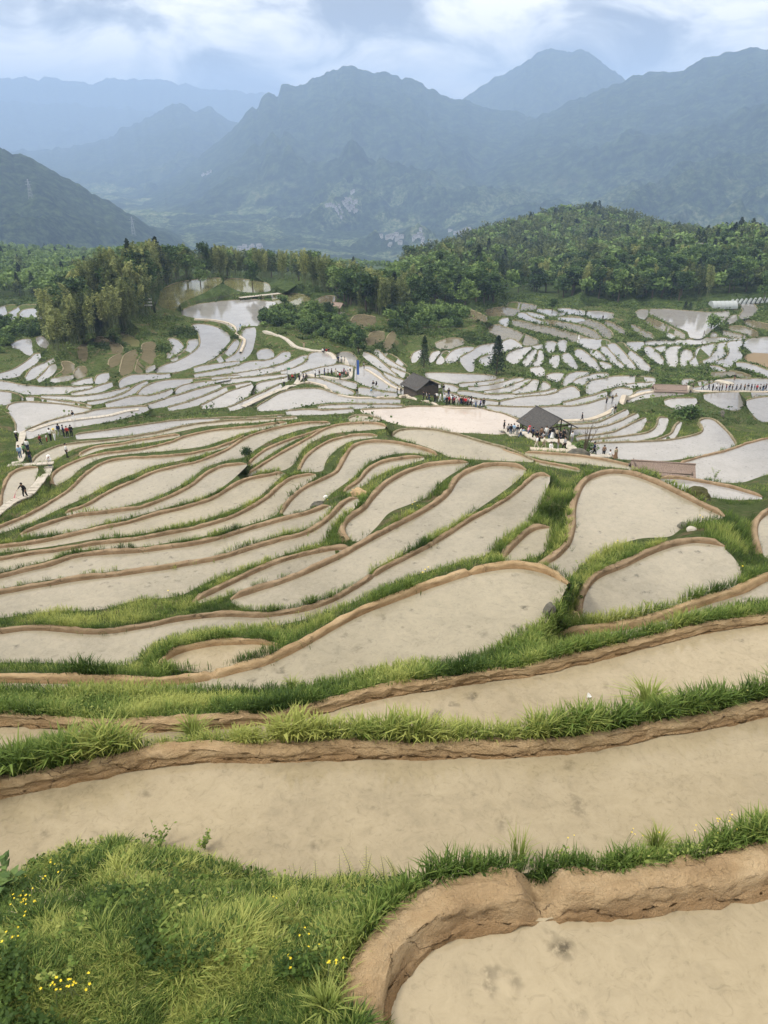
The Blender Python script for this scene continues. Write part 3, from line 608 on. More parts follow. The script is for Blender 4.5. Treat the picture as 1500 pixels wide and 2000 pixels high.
# ------------------------------------------------------------------ terrain sheet through all rims plus the open slopes
PX = []; PZ = []; edges = []
def zof(X): return X[:, 2]
for p in pads:
    b = len(PX); Q = p['poly']; n = len(Q)
    for q in Q: PX.append(tuple(q)); PZ.append(p['z'])
    edges += [(b+k, b+(k+1) % n) for k in range(n)]
npoly = len(PX)
_q = np.array(PX); _r = np.clip(((_q[:, 1]-GY0)//2).astype(int), 1, GH-2); _c = np.clip(((_q[:, 0]-GX0)//2).astype(int), 1, GW-2)
_own = np.concatenate([[i]*len(p['poly']) for i, p in enumerate(pads)])
for k in range(npoly):                   # where two traced fields overlap, the later one rules
    nb = {LAB[_r[k]+a, _c[k]+b] for a in (-1, 0, 1) for b in (-1, 0, 1)}
    if len(nb) == 1:
        l = nb.pop()
        if l >= 0 and l != _own[k]: PZ[k] = pads[l]['z']
polyP = np.array(PX); polyOff = np.array(PZ) - H(polyP[:, 0], polyP[:, 1])
# distance (in cells) of each raster cell to the nearest paddy, by repeated dilation
DIST = np.where(LAB >= 0, 0, 99); 
for k in range(1, 30):
    m = DIST < k
    n_ = m.copy(); n_[1:] |= m[:-1]; n_[:-1] |= m[1:]; n_[:, 1:] |= m[:, :-1]; n_[:, :-1] |= m[:, 1:]
    DIST[(DIST == 99) & n_] = k
def cell(px, py): return np.clip(((np.asarray(py)-GY0)//2).astype(int), 0, GH-1), np.clip(((np.asarray(px)-GX0)//2).astype(int), 0, GW-1)
def add_pt(x, y, z): PX.append((float(x), float(y))); PZ.append(float(z))
CTRL = """310,583,254 303,600,248 
355,605,243 320,607,246 560,600,243 600,600,243 640,604,240 560,625,228 600,630,226 650,620,232 540,650,212 600,655,214 640,660,211 690,650,214 705,680,203 560,680,200 620,684,196 680,610,246
290,600,243 270,640,226 220,655,218 180,660,215 120,690,205 100,650,228 150,600,240 200,560,248 250,530,262 285,560,255 295,530,280 170,640,222 230,610,232
60,650,262 20,660,262 0,640,275 40,635,285 70,630,300 -60,650,280 -60,635,300 -60,595,330 0,592,335 60,590,335 110,590,335 140,570,340
-80,545,520 0,545,520 60,540,530 130,535,530 190,530,520 -80,508,720 0,505,720 60,500,800 110,502,800 160,512,800 200,500,860 240,505,840 270,520,700 -80,485,1200 0,482,1200 60,488,1250 180,486,1250 260,492,1300
330,515,900 400,515,900 480,518,900 560,525,800 620,528,700 680,530,640 720,530,620 760,535,560
330,495,1500 480,502,1500 640,512,1400 740,518,1300
780,600,258 800,625,244 840,640,236 760,650,226 800,665,218 780,690,208 870,600,275 820,560,300 780,560,320 870,540,330 930,535,340 975,560,325 985,590,300 960,600,292 1010,585,310 1050,585,318 1100,590,322 1150,597,315 1200,598,318 1260,598,320 1330,600,315 1380,600,312 1430,588,330 1500,590,330 1580,592,330 1480,605,300 1580,610,300
1090,575,345 1150,545,372 1210,530,390 1270,520,405 1330,520,410 1400,520,415 1460,515,415 1540,515,415 1640,515,415 1380,555,370 1470,560,365
1350,497,470 1400,480,520 1470,470,540 1540,468,560 1640,465,580
820,545,400 900,545,420 980,545,450 1060,530,480 1130,520,520 1210,500,560 1290,498,520
800,518,520 850,500,560 900,482,620 960,462,680 1020,445,720 1080,428,760 1150,420,790 1200,426,790 1260,446,790 1320,458,790 1400,470,800 1500,476,820 1640,480,840
900,515,520 960,500,560 1020,490,600 1080,480,640 1150,475,660 1220,475,640 1290,478,600
780,514,1400 850,492,1400 900,474,1400 960,452,1500 1020,435,1500 1080,418,1500 1150,409,1500 1200,415,1500 1260,434,1500 1320,448,1500 1400,460,1500 1500,466,1500 1640,470,1500"""
ctrl = []
for q in CTRL.split():
    x, y, d = map(float, q.split(',')); P3 = at_d(x, y, d); ctrl.append((x, y, P3[2]))
for q in '330,546,-48 365,540,-47.8 430,537,-47.8 500,541,-48 560,545,-48 600,548,-48 640,560,-48.2 680,572,-48.5 730,592,-49 757,604,-50 335,592,-48.7 348,584,-47.9 390,573,-47.3 430,573,-47.4 462,577,-48.6 540,560,-48.4 580,557,-47.6 620,562,-47.9 652,575,-48.6 560,569,-47.9 610,573,-48.2 352,604,-49.3 300,600,-48.9 535,570,-48.9'.split():
    ctrl.append(tuple(map(float, q.split(','))))
ctrl = np.array(ctrl)
cr_, cc_ = cell(ctrl[:, 0], ctrl[:, 1])
for (x, y, z), r, c in zip(ctrl, cr_, cc_):
    if y < 502 or DIST[r, c] >= 2: add_pt(x, y, z)
y = 608.0
while y < 2290:
    stepy = 12 if y < 900 else (20 if y < 1300 else 16); stepx = 16 if y < 900 else 22
    for x in np.arange(-140, 1640, stepx):
        xx = x + RNG.uniform(-4, 4); yy = y + RNG.uniform(-3, 3); r, c = cell(xx, yy)
        if DIST[r, c] < (4 if yy < 1400 else (14 if yy < 1620 else 29)): continue
        if y < 700 and len(ctrl) and np.min(np.abs(ctrl[:, 0]-xx) + 1.5*np.abs(ctrl[:, 1]-yy)) < 45: continue
        if y < 605: continue
        d2 = ((polyP-[xx, yy])**2).sum(1); k = np.argpartition(d2, 12)[:12]; wgt = 1/(d2[k]+30)
        z = H(xx, yy) + (polyOff[k]*wgt).sum()/wgt.sum()
        if yy > 1600:
            u_ = min(1, max(0, (yy-np.interp(xx, [-1100, -140, 0, 100, 200, 300, 450, 600, 800], [1790, 1790, 1735, 1690, 1660, 1665, 1705, 1735, 1730]))/190)); u_ = 1-(1-u_)**1.8
            z = -8.45+2.05*u_ + 0.16*(fbm(xx*0.012, yy*0.02)-0.5)
        add_pt(xx, yy, z)
    y += stepy
for x in (-150, 1650):
    for y in range(540, 2300, 40):
        r, c = cell(x, y)
        if DIST[r, c] >= 2: add_pt(x, y, float(H(x, y)) if y > 600 else at_d(x, y, 330 + (600-y)*6)[2])
def project(P):
    P = np.asarray(P, float); a = P[..., 0]; f_ = P[..., 1]*CP - P[..., 2]*SP; u_ = P[..., 1]*SP + P[..., 2]*CP
    return 750+F*a/f_, 1000-F*u_/f_
# the ground dips under every bund, so the bund's foot is never buried
for p in pads:
    if p['my'] < 840: continue
    A = p['far'][1:-1]; C = at_z(A[:, 0], A[:, 1], np.full(len(A), p['z']))
    T = np.gradient(C[:, :2], axis=0); T /= np.linalg.norm(T, axis=1, keepdims=True)+1e-9
    O = np.stack([-T[:, 1], T[:, 0], 0*T[:, 0]], -1)
    for off, dz in ((0.16, -0.14), (0.42, -0.20)):
        Q = C + O*off; Q[:, 2] += dz; u_, v_ = project(Q)
        rr_, cc2 = cell(u_, v_)
        for k in range(0, len(u_), 2):
            if LAB[rr_[k], cc2[k]] < 0: add_pt(u_[k], v_[k], Q[k, 2])
for x in (-1100, -700, -400, -250, 1750, 1900, 2200, 2600):
    for y in [604, 640, 680, 720, 760, 800, 840, 880, 930, 980, 1040, 1100, 1160, 1230, 1300, 1370, 1440, 1520, 1600, 1700, 1800, 1950, 2150, 2400, 2700, 3000]:
        r, c = cell(x, y)
        if DIST[r, c] >= 3: add_pt(x+y*0.001, y, float(H(x, y)))
for x in range(-150, 760, 90):
    for y in (2400, 2600, 2850, 3050): add_pt(x+.37, y, float(H(x, y))+0.1*math.sin(x*.02))
for x in range(780, 2500, 200): add_pt(x, 3050.0, -6.3)
vo, eo, fo, ov, oe, of = delaunay_2d_cdt([Vector(q) for q in PX], edges, [], 0, 1e-4)
TZ = np.zeros(len(vo)); TP = np.array([(q[0], q[1]) for q in vo]); Pall = np.array(PX); Zall = np.array(PZ)
for k, o_ in enumerate(ov):
    if o_: TZ[k] = max(Zall[i] for i in o_) if len(o_) > 1 else Zall[o_[0]]
    else: TZ[k] = Zall[np.argmin(((Pall-TP[k])**2).sum(1))]
TV = at_z(TP[:, 0], TP[:, 1], TZ)
TF = np.array([f for f in fo if len(f) == 3]); cen = TP[TF].mean(1)
r, c = cell(cen[:, 0], cen[:, 1]); inpad = (LAB[r, c] >= 0) & (np.ptp(TZ[TF], axis=1) < 1e-3)
TOPX = [-150, 260, 330, 480, 640, 740, 780, 850, 900, 960, 1020, 1080, 1150, 1200, 1260, 1320, 1400, 1650]
TOPY = [481, 490, 493.5, 501, 510.5, 516.5, 512, 490, 472, 450, 433, 416, 407, 413, 432, 446, 458, 468]
keep = np.linalg.norm(TV[TF].max(1)-TV[TF].min(1), axis=1) < 3000
keep &= cen[:, 1] > np.interp(cen[:, 0], TOPX, TOPY)
M_HILL = m_ground('wooded_ground', [(0.02, 0.032, 0.011), (0.045, 0.07, 0.02), (0.09, 0.12, 0.035)], (0.11, 0.12, 0.05), 0.60, 0.25)
midx = np.where(inpad, 1, 0); midx[(cen[:, 1] < 590) & ~inpad] = 2
terr = tag(obj('ground', mesh_np('ground', TV, TF[keep], [M_BANK, M_BED, M_HILL], midx[keep])), 'grassy terraced hillside with mud banks', kind='structure')
BVH = BVHTree.FromPolygons([Vector(v) for v in TV], [tuple(map(int, f)) for f in TF[keep]])
def hit(px, py):
    d = rays(px, py); h_ = BVH.ray_cast(Vector((0, 0, 0)), Vector(d), 8000)
    return None if h_[0] is None else (np.array(h_[0]), h_[1], h_[3])
def ground_z(x, y, z=200):
    h_ = BVH.ray_cast(Vector((x, y, z)), Vector((0, 0, -1)), 2000)
    return None if h_[0] is None else h_[0].z

# ------------------------------------------------------------------ water sheets and mud bunds
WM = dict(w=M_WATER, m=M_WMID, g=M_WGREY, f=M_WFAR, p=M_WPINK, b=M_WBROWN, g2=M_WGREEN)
BS = {'P5b': 0.7, 'P5': 0.85, 'P4': 0.85}
GAPS = {'P1': [(1038, 1098)], 'P4': [(408, 420), (921, 927)], 'P5': [(727, 737)], 'P7': [], 'P5b': []}
BV_V = []; BV_F = []
rims = []       # (points, outward, width, height, pad) for the grass
for p in pads:
    Q = p['poly']; W3 = at_z(Q[:, 0], Q[:, 1], p['z']+0.012)
    nA = len(p['far']); T_ = np.gradient(W3[:nA, :2], axis=0); T_ /= np.linalg.norm(T_, axis=1, keepdims=True)+1e-9
    W3[1:nA-1, 0] -= T_[1:-1, 1]*0.11; W3[1:nA-1, 1] += T_[1:-1, 0]*0.11
    tris = tessellate_polygon([[Vector((a, b, 0)) for a, b in W3[:, :2]]])
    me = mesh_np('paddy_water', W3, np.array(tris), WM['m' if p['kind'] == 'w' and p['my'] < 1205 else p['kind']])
    if me.polygons and me.polygons[0].normal.z < 0: me.flip_normals()
    tag(obj('paddy_water', me), kind='structure')
    A = p['far']; C = at_z(A[:, 0], A[:, 1], np.full(len(A), p['z']))
    seg = np.linalg.norm(np.diff(C, axis=0), axis=1); s = np.concatenate([[0], np.cumsum(seg)]); L = s[-1]
    if L < 0.5: continue
    my = p['my']; near = np.interp(my, [600, 800, 1000, 1500, 1850], [0, 0, 0.25, 0.8, 1.0])
    wd = np.interp(my, [600, 740, 900, 1100, 1300, 1480, 1830], [0.30, 0.30, 0.35, 0.31, 0.24, 0.27, 0.43])
    ht = np.interp(my, [600, 740, 900, 1100, 1300, 1480, 1830], [0.12, 0.12, 0.20, 0.20, 0.17, 0.18, 0.24])
    ds = np.interp(my, [600, 800, 1000, 1300, 1500, 1830], [1.2, 0.6, 0.3, 0.12, 0.07, 0.045])
    wd *= BS.get(p['name'], 1); ht *= BS.get(p['name'], 1); n = max(4, int(L/ds)); t = np.linspace(0, L, n)
    X = np.stack([np.interp(t, s, C[:, k]) for k in range(2)], -1); ppx = np.interp(t, s, A[:, 0])
    for _ in range(3 if my < 1000 else 6): X[1:-1] = (X[:-2]+2*X[1:-1]+X[2:])/4
    T = np.gradient(X, axis=0); T /= np.linalg.norm(T, axis=1, keepdims=True)+1e-9
    O = np.stack([-T[:, 1], T[:, 0]], -1)
    end = np.clip(np.minimum(t, L-t)/0.5, 0.0, 1)
    if p['name'] in ('P1', 'P2', 'P3'): end[:] = 1
    g = np.ones(n)
    for a, b in GAPS.get(p['name'], []): g *= 1-((ppx > a) & (ppx < b)).astype(float)
    k_ = np.ones(5)/5
    if my > 1700: g = np.convolve(np.pad(g, 1, mode='edge'), np.ones(3)/3, 'valid')*(0.9+0.2*vnoise(t*6, t*0))
    hh = ht*end*g*(0.86+0.28*vnoise(t*0.9+my, t*0)) + 0.02; ww = wd*(0.55+0.45*end)*(0.82+0.36*vnoise(t*0.7, t*0+my))
    prof = [(-0.03, -0.10), (0.0, 0.02), (0.06, 0.28), (0.13, 0.33), (0.17, 0.62), (0.24, 0.93), (0.36, 1.0), (0.52, 1.04), (0.68, 1.05), (0.84, 0.98), (0.97, 0.86), (1.2, 0.2), (1.5, -0.9), (2.0, -2.6)]
    if my > 1300:                                   # finer section close up, so clods and the cut ledge show
        pr = np.array(prof); u = np.linspace(0, len(pr)-1, 40); prof = list(zip(np.interp(u, range(len(pr)), pr[:, 0]), np.interp(u, range(len(pr)), pr[:, 1])))
    K = len(prof); V = np.zeros((n, K, 3))
    for k, (a, b) in enumerate(prof):
        rough_ = 0.055 if my < 1300 else 0.06
        nz = (fbm(t*(1.8+near*2.5)+k*0.06+my, np.full(n, k*0.35), 4)-0.5)*rough_*2.0*(1 if 1 < k < K-2 else 0.25)
        if my > 1300: nz = nz + (ridged(t*9+my, np.full(n, k*0.9), 3)-0.5)*0.034*(1 if 1 < k < K-4 else 0)
        off = a*ww + (nz*0.9 if b < 0.95 else nz*0.3)
        V[:, k, 0] = X[:, 0]+O[:, 0]*off; V[:, k, 1] = X[:, 1]+O[:, 1]*off
        V[:, k, 2] = p['z'] + (b*hh if b > 0 else b*ht) + (nz if b > 0.2 else 0)
    idx = np.arange(n*K).reshape(n, K)
    Fq = np.stack([idx[:-1, :-1], idx[1:, :-1], idx[1:, 1:], idx[:-1, 1:]], -1).reshape(-1, 4)
    kk = np.tile(np.arange(K-1), n-1)
    gr = (kk >= (0.8*K)).astype(int)
    bb = np.array([q[1] for q in prof]); aa = np.array([q[0] for q in prof]); wet = np.where(aa > 0.5, 0, np.clip((0.75-bb)*1.7, 0, 1))
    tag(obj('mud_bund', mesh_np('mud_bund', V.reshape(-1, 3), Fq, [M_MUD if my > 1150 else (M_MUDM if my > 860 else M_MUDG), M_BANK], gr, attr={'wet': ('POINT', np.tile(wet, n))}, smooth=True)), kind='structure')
    BV_V.append(V[:, :-3].reshape(-1, 3)); i2 = np.arange(n*(K-3)).reshape(n, K-3); BV_F.append(np.stack([i2[:-1, :-1], i2[1:, :-1], i2[1:, 1:], i2[:-1, 1:]], -1).reshape(-1, 4))
    p['rim'] = (t, X, O, ww, hh, L); rims.append(p)

_b = 0; _VV = []; _FF = []
for v_, f_ in zip(BV_V, BV_F): _VV.append(v_); _FF.append(f_+_b); _b += len(v_)
BUND = BVHTree.FromPolygons([Vector(v) for v in np.vstack(_VV)], [tuple(map(int, f)) for f in np.vstack(_FF)])
# ------------------------------------------------------------------ far valley and mountains: one real height field, ridges at their own distances
RIDGES = [   # distance, half width, skyline (px,py), foot z, noise, near-side power
 (2300, 1300, [(-900, 150), (-300, 235), (0, 290), (60, 308), (130, 345), (200, 385), (260, 420), (320, 455), (380, 490), (520, 560), (800, 700)], 1.0),
 (5200, 2500, [(-900, 900), (60, 560), (200, 430), (260, 385), (300, 362), (380, 313), (450, 256), (480, 222), (492, 207), (502, 210), (512, 190), (524, 178), (533, 180), (542, 192), (550, 166), (578, 163), (592, 166), (640, 140), (670, 128), (690, 130), (720, 135), (750, 141), (785, 153), (795, 145), (812, 152), (840, 176), (880, 188), (905, 194), (940, 206), (1000, 217), (1060, 232), (1130, 255), (1220, 300), (1350, 400), (1600, 700)], 1.0),
 (4900, 2900, [(-900, 900), (700, 600), (820, 430), (880, 350), (930, 300), (980, 262), (1040, 228), (1100, 205), (1160, 180), (1220, 153), (1260, 140), (1300, 139), (1330, 139), (1360, 119), (1400, 105), (1440, 97), (1500, 90), (1700, 60), (2300, 30)], 1.0),
 (6900, 2500, [(-900, 900), (780, 330), (880, 210), (905, 188), (950, 160), (985, 145), (1030, 115), (1060, 99), (1090, 95), (1110, 100), (1140, 100), (1180, 125), (1220, 155), (1300, 215), (1500, 330), (2300, 900)], 1.0),
 (7300, 2500, [(-900, 560), (-300, 330), (20, 293), (40, 289), (70, 293), (120, 290), (150, 280), (182, 279), (205, 272), (240, 250), (270, 235), (300, 222), (335, 203), (345, 204), (352, 199), (366, 208), (380, 216), (408, 209), (425, 222), (445, 232), (470, 240), (520, 270), (600, 330), (800, 500), (2300, 900)], 1.0),
 (10200, 2300, [(-900, 210), (0, 196), (100, 204), (200, 205), (300, 215), (420, 232), (520, 262), (700, 330), (2300, 800)], 1.0),
 (11500, 1500, [(-900, 150), (-200, 152), (0, 146), (60, 150), (130, 156), (180, 160), (225, 153), (300, 155), (360, 162), (395, 171), (430, 170), (500, 178), (600, 190), (800, 230), (2300, 500)], 1.0),
]
NA, NR = 760, 460
ang_px = np.linspace(-330, 1830, NA)                      # azimuths, spaced evenly across the view
az = np.arctan((ang_px-750)/ (F*CP + 0*ang_px) * 1.0)      # azimuth of the column at mid frame (horizon rows)
rr = 900*np.exp(np.linspace(0, math.log(13300/900.), NR))
def sky_elev(px, py): d = rays(px, py); return d[..., 2]/np.hypot(d[..., 0], d[..., 1]), np.arctan2(d[..., 0], d[..., 1])
Rg, Ag = np.meshgrid(rr, az, indexing='ij'); Xg = Rg*np.sin(Ag); Yg = Rg*np.cos(Ag)
flo = np.interp(Rg, [900, 1500, 2400, 3400, 4500, 7000, 13300], [-215, -260, -330, -330, -300, -300, -330])
flo = flo + 130*(fbm(Xg/620, Yg/620, 5)-0.5) + 45*(ridged(Xg/210+3, Yg/210, 4)-0.5)
field = np.ones_like(flo)
Zg = flo.copy()
wx = 260*(fbm(Xg/900+7, Yg/900, 3)-0.5)
for (D, Wd, prof, amp) in RIDGES:
    q = np.array(prof, float); el, a_ = sky_elev(q[:, 0], q[:, 1]); o_ = np.argsort(a_)
    Aw = Ag
    top = np.interp(Aw, a_[o_], el[o_])*D + 0.0045*D*(fbm(Aw*85+D, Aw*0, 5, .6)-0.5)*2
    base = -330.0
    dist = Rg - D
    side = np.where(dist < 0, -dist/Wd, dist/(Wd*0.8))
    sp = ridged(Xg/(Wd*0.22)+D, Yg/(Wd*0.22), 6, 0.52)
    sp2 = ridged(Xg/(Wd*0.11)+D, Yg/(Wd*0.11), 5, 0.55)
    fall = side*(1.0 + 0.45*(0.70-sp)*2.0*np.clip(side*3.0, 0, 1))
    hgt = np.clip(1-fall, 0, 1); hgt = hgt**1.12
    zr = base + (top-base)*hgt + (sp2-0.7)*0.16*np.clip(side*8, 0.0, 1)*np.clip((top-base), 0, None)
    zr = np.where((hgt <= 0) | (top < base), -9999, zr)
    Zn = np.maximum(Zg, zr)
    field = np.where(zr > Zg+8, np.clip(1.3-hgt*3.2, 0, 1), field); Zg = Zn
V = np.stack([Xg, Yg, Zg], -1).reshape(-1, 3)
idx = np.arange(NR*NA).reshape(NR, NA)
Fq = np.stack([idx[:-1, :-1], idx[:-1, 1:], idx[1:, 1:], idx[1:, :-1]], -1)
rowr = rr[:-1]
near_ = rowr < 3300
for nm, sel, mt in (('hills', near_, M_MNEAR), ('mountains', ~near_, M_MOUNT)):
    ff = Fq[sel].reshape(-1, 4); used = np.unique(ff); rm = np.full(len(V), -1); rm[used] = np.arange(len(used))
    tag(obj(nm, mesh_np(nm, V[used], rm[ff], mt, attr={'field': ('POINT', field.reshape(-1)[used])}, smooth=True)), kind='structure')
FB = None
def far_z(px, py):
    """where the sight line meets the far height field"""
    d = rays(px, py); a = math.atan2(d[0], d[1]); s = d[2]/math.hypot(d[0], d[1])
    j = int(np.clip(np.searchsorted(az, a), 0, NA-1)); col = Zg[:, j]; below = np.where(col >= rr*s)[0]
    below = below[rr[below] > 1300]
    if len(below) == 0: return None
    i = below[0]; return np.array([rr[i]*math.sin(a), rr[i]*math.cos(a), col[i]])
# skirt sheet so the ground reaches the horizon everywhere
sk = [(-20000, -3000, -420), (20000, -3000, -420), (20000, 13400, -420), (-20000, 13400, -420)]
tag(obj('plain', mesh_np('plain', np.array(sk), np.array([[0, 1, 2, 3]]), M_HILL)), kind='structure')

# haze
hz_m = bpy.data.materials.new('haze'); hz_m.use_nodes = True; hn = hz_m.node_tree; hn.nodes.clear()
ho = hn.nodes.new('ShaderNodeOutputMaterial'); hv = hn.nodes.new('ShaderNodeVolumePrincipled')
hv.inputs['Color'].default_value = (0.48, 0.67, 1.0, 1); hv.inputs['Density'].default_value = 0.000185; hv.inputs['Anisotropy'].default_value = 0.0
hn.links.new(hv.outputs[0], ho.inputs['Volume'])
hb = MB(); hb.box((0, 4750, 197.5), (41000, 17500, 1245))
haze = tag(obj('haze', hb.mesh('haze', hz_m)), kind='stuff')
# ------------------------------------------------------------------ grass: blades gathered into ground-cover meshes
def blades(P, h, nb, spread, width, lean, tint, segs=2, flat=0.0):
    """P (n,3) tuft feet; h (n,) heights; returns verts, tris, tint per vertex"""
    n = len(P); N_ = n*nb; P = np.repeat(P, nb, 0); hh = np.repeat(h, nb)*RNG.uniform(0.55, 1.15, N_); tt = np.repeat(tint, nb)
    a = RNG.uniform(0, 2*np.pi, N_); r = np.sqrt(RNG.random(N_))*np.repeat(spread, nb) if np.ndim(spread) else np.sqrt(RNG.random(N_))*spread
    B = P + np.stack([r*np.cos(a), r*np.sin(a), 0*a], -1)
    a2 = a + RNG.normal(0, 0.9, N_); ln = hh*RNG.uniform(0.2, 1.0, N_)*lean
    D = np.stack([np.cos(a2), np.sin(a2), 0*a2], -1); S = np.stack([-np.sin(a2), np.cos(a2), 0*a2], -1)
    wv = (hh*width*RNG.uniform(0.6, 1.4, N_))[:, None]
    up = np.array([0, 0, 1.0])
    if segs == 1:
        V = np.stack([B-S*wv, B+S*wv, B+D*ln[:, None]+up*hh[:, None]], 1); k = 3; T = [(0, 1, 2)]
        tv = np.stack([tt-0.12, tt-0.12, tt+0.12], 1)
    else:
        M_ = B + D*(ln*0.35)[:, None] + up*(hh*0.62)[:, None]; E = B + D*ln[:, None] + up*(hh*np.clip(1-0.45*(ln/hh)**2, 0.3, 1))[:, None]
        V = np.stack([B-S*wv*0.8, B+S*wv*0.8, M_-S*wv*0.8, M_+S*wv*0.8, E], 1); k = 5; T = [(0, 1, 3), (0, 3, 2), (2, 3, 4)]
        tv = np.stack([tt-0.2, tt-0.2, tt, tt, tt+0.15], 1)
    idx = (np.arange(N_)*k)[:, None, None] + np.array(T)[None]
    return V.reshape(-1, 3), idx.reshape(-1, 3), np.clip(tv.reshape(-1), 0, 1)
def leaves(C, size, tint, up=0.5, asp=1.0):
    """one leaf quad (as two tris) per centre"""
    n = len(C); nrm = RNG.normal(0, 1, (n, 3)); nrm[:, 2] = np.abs(nrm[:, 2])+up; nrm /= np.linalg.norm(nrm, axis=1, keepdims=True)
    t = np.cross(nrm, RNG.normal(0, 1, (n, 3))); t /= np.linalg.norm(t, axis=1, keepdims=True); b = np.cross(nrm, t)
    s = (np.asarray(size)*RNG.uniform(0.6, 1.3, n))[:, None]
    V = np.stack([C-t*s, C-b*s*0.5*asp, C+t*s, C+b*s*0.5*asp], 1)
    idx = (np.arange(n)*4)[:, None, None]+np.array([(0, 1, 2), (0, 2, 3)])[None]
    return V.reshape(-1, 3), idx.reshape(-1, 3), np.repeat(tint, 4)
def join(parts):
    V = []; T = []; A = []; b = 0
    for v, t, a in parts: V.append(v); T.append(t+b); A.append(a); b += len(v)
    return np.vstack(V), np.vstack(T), np.concatenate(A)
def stuff(name, parts, m, label):
    V, T, A = join(parts); return tag(obj(name, mesh_np(name, V, T, m, attr={'tint': ('POINT', A)})), label, kind='stuff')
def sample_px(x0, x1, y0, y1, cell_px2, cond):
    n = int((x1-x0)*(y1-y0)/cell_px2); px = RNG.uniform(x0, x1, n); py = RNG.uniform(y0, y1, n)
    r, c = cell(px, py); k = cond(px, py, r, c); px, py = px[k], py[k]; d = rays(px, py); outp = []
    for a, b, dd in zip(px, py, d):
        h_ = BVH.ray_cast(Vector((0, 0, 0)), Vector(dd), 4000)
        if h_[0] is not None and (BUND.ray_cast(Vector((0, 0, 0)), Vector(dd), h_[3]+0.3)[0] is None or b < 840): outp.append((*h_[0], a, b, h_[3]))
    return np.array(outp)
free = lambda px, py, r, c: (LAB[r, c] < 0)
free1 = lambda px, py, r, c: (LAB[r, c] < 0) & (DIST[r, c] >= 1)
def tn(P, s=0.5, a=0.6): return np.clip(0.5 + a*2*(fbm(P[:, 0]*s, P[:, 1]*s, 3)-0.5) + RNG.normal(0, 0.08, len(P)), 0.02, 0.98)
near_parts = []
# foreground mound and the two near banks
S = sample_px(-450, 1950, 1600, 2250, 19, free); P = S[:, :3]; px, py = S[:, 3], S[:, 4]
hN = 0.08 + 0.26*fbm(P[:, 0]*2.4, P[:, 1]*2.4, 3)**1.4
keep_ = ~((fbm(P[:, 0]*0.9+40, P[:, 1]*0.9, 3) > 0.63) & (RNG.random(len(P)) < 0.45))
tA = np.clip(tn(P, 2.6, 0.8)*0.7+0.3*tn(P, 0.9, 0.6)+RNG.normal(-0.05, .20, len(P)), .02, .98)
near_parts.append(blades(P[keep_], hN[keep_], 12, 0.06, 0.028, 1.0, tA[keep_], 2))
k = RNG.random(len(P)) < 0.07; straw_parts = [blades(P[k], hN[k]*0.8, 5, 0.08, 0.02, 1.3, tn(P, 2)[k], 2)]
S = sample_px(-450, 1950, 1600, 2250, 26, free); P = S[:, :3].copy(); P[:, 2] += RNG.uniform(0.08, 0.24, len(P)); P = P[fbm(P[:, 0]*1.7+3, P[:, 1]*1.7, 2) > 0.43]
C = np.repeat(P, 3, 0) + RNG.normal(0, 0.035, (len(P)*3, 3)); near_parts.append(leaves(C, 0.027, np.repeat(np.clip(tn(P, 2.2, 0.7)-0.16, 0, 1), 3), 1.0, 1.1))
S = sample_px(-400, 1900, 1370, 1600, 16, free); P = S[:, :3]
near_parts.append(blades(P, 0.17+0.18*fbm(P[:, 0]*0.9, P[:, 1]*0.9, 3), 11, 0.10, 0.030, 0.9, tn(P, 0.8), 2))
P2_ = P[RNG.random(len(P)) < 0.5].copy(); P2_[:, 2] += RNG.uniform(0.05, 0.22, len(P2_))
C = np.repeat(P2_, 3, 0)+RNG.normal(0, 0.06, (len(P2_)*3, 3)); near_parts.append(leaves(C, 0.03, np.repeat(tn(P2_, 1.2, 0.5), 3), 1.0, 1.1))
S = sample_px(-300, 1800, 1080, 1370, 14, free); P = S[:, :3]
near_parts.append(blades(P, 0.17+0.22*fbm(P[:, 0]*0.5, P[:, 1]*0.5, 3), 9, 0.16, 0.034, 0.8, tn(P, 0.5), 2))
S = sample_px(-200, 1700, 830, 1080, 9, free); P = S[:, :3]
hh_ = 0.18+0.30*fbm(P[:, 0]*0.3, P[:, 1]*0.3, 3)
keep_ = fbm(P[:, 0]*0.22+9, P[:, 1]*0.22, 3) > 0.40
near_parts.append(blades(P[keep_], hh_[keep_], 7, 0.28, 0.05, 0.8, tn(P, 0.35)[keep_], 1))
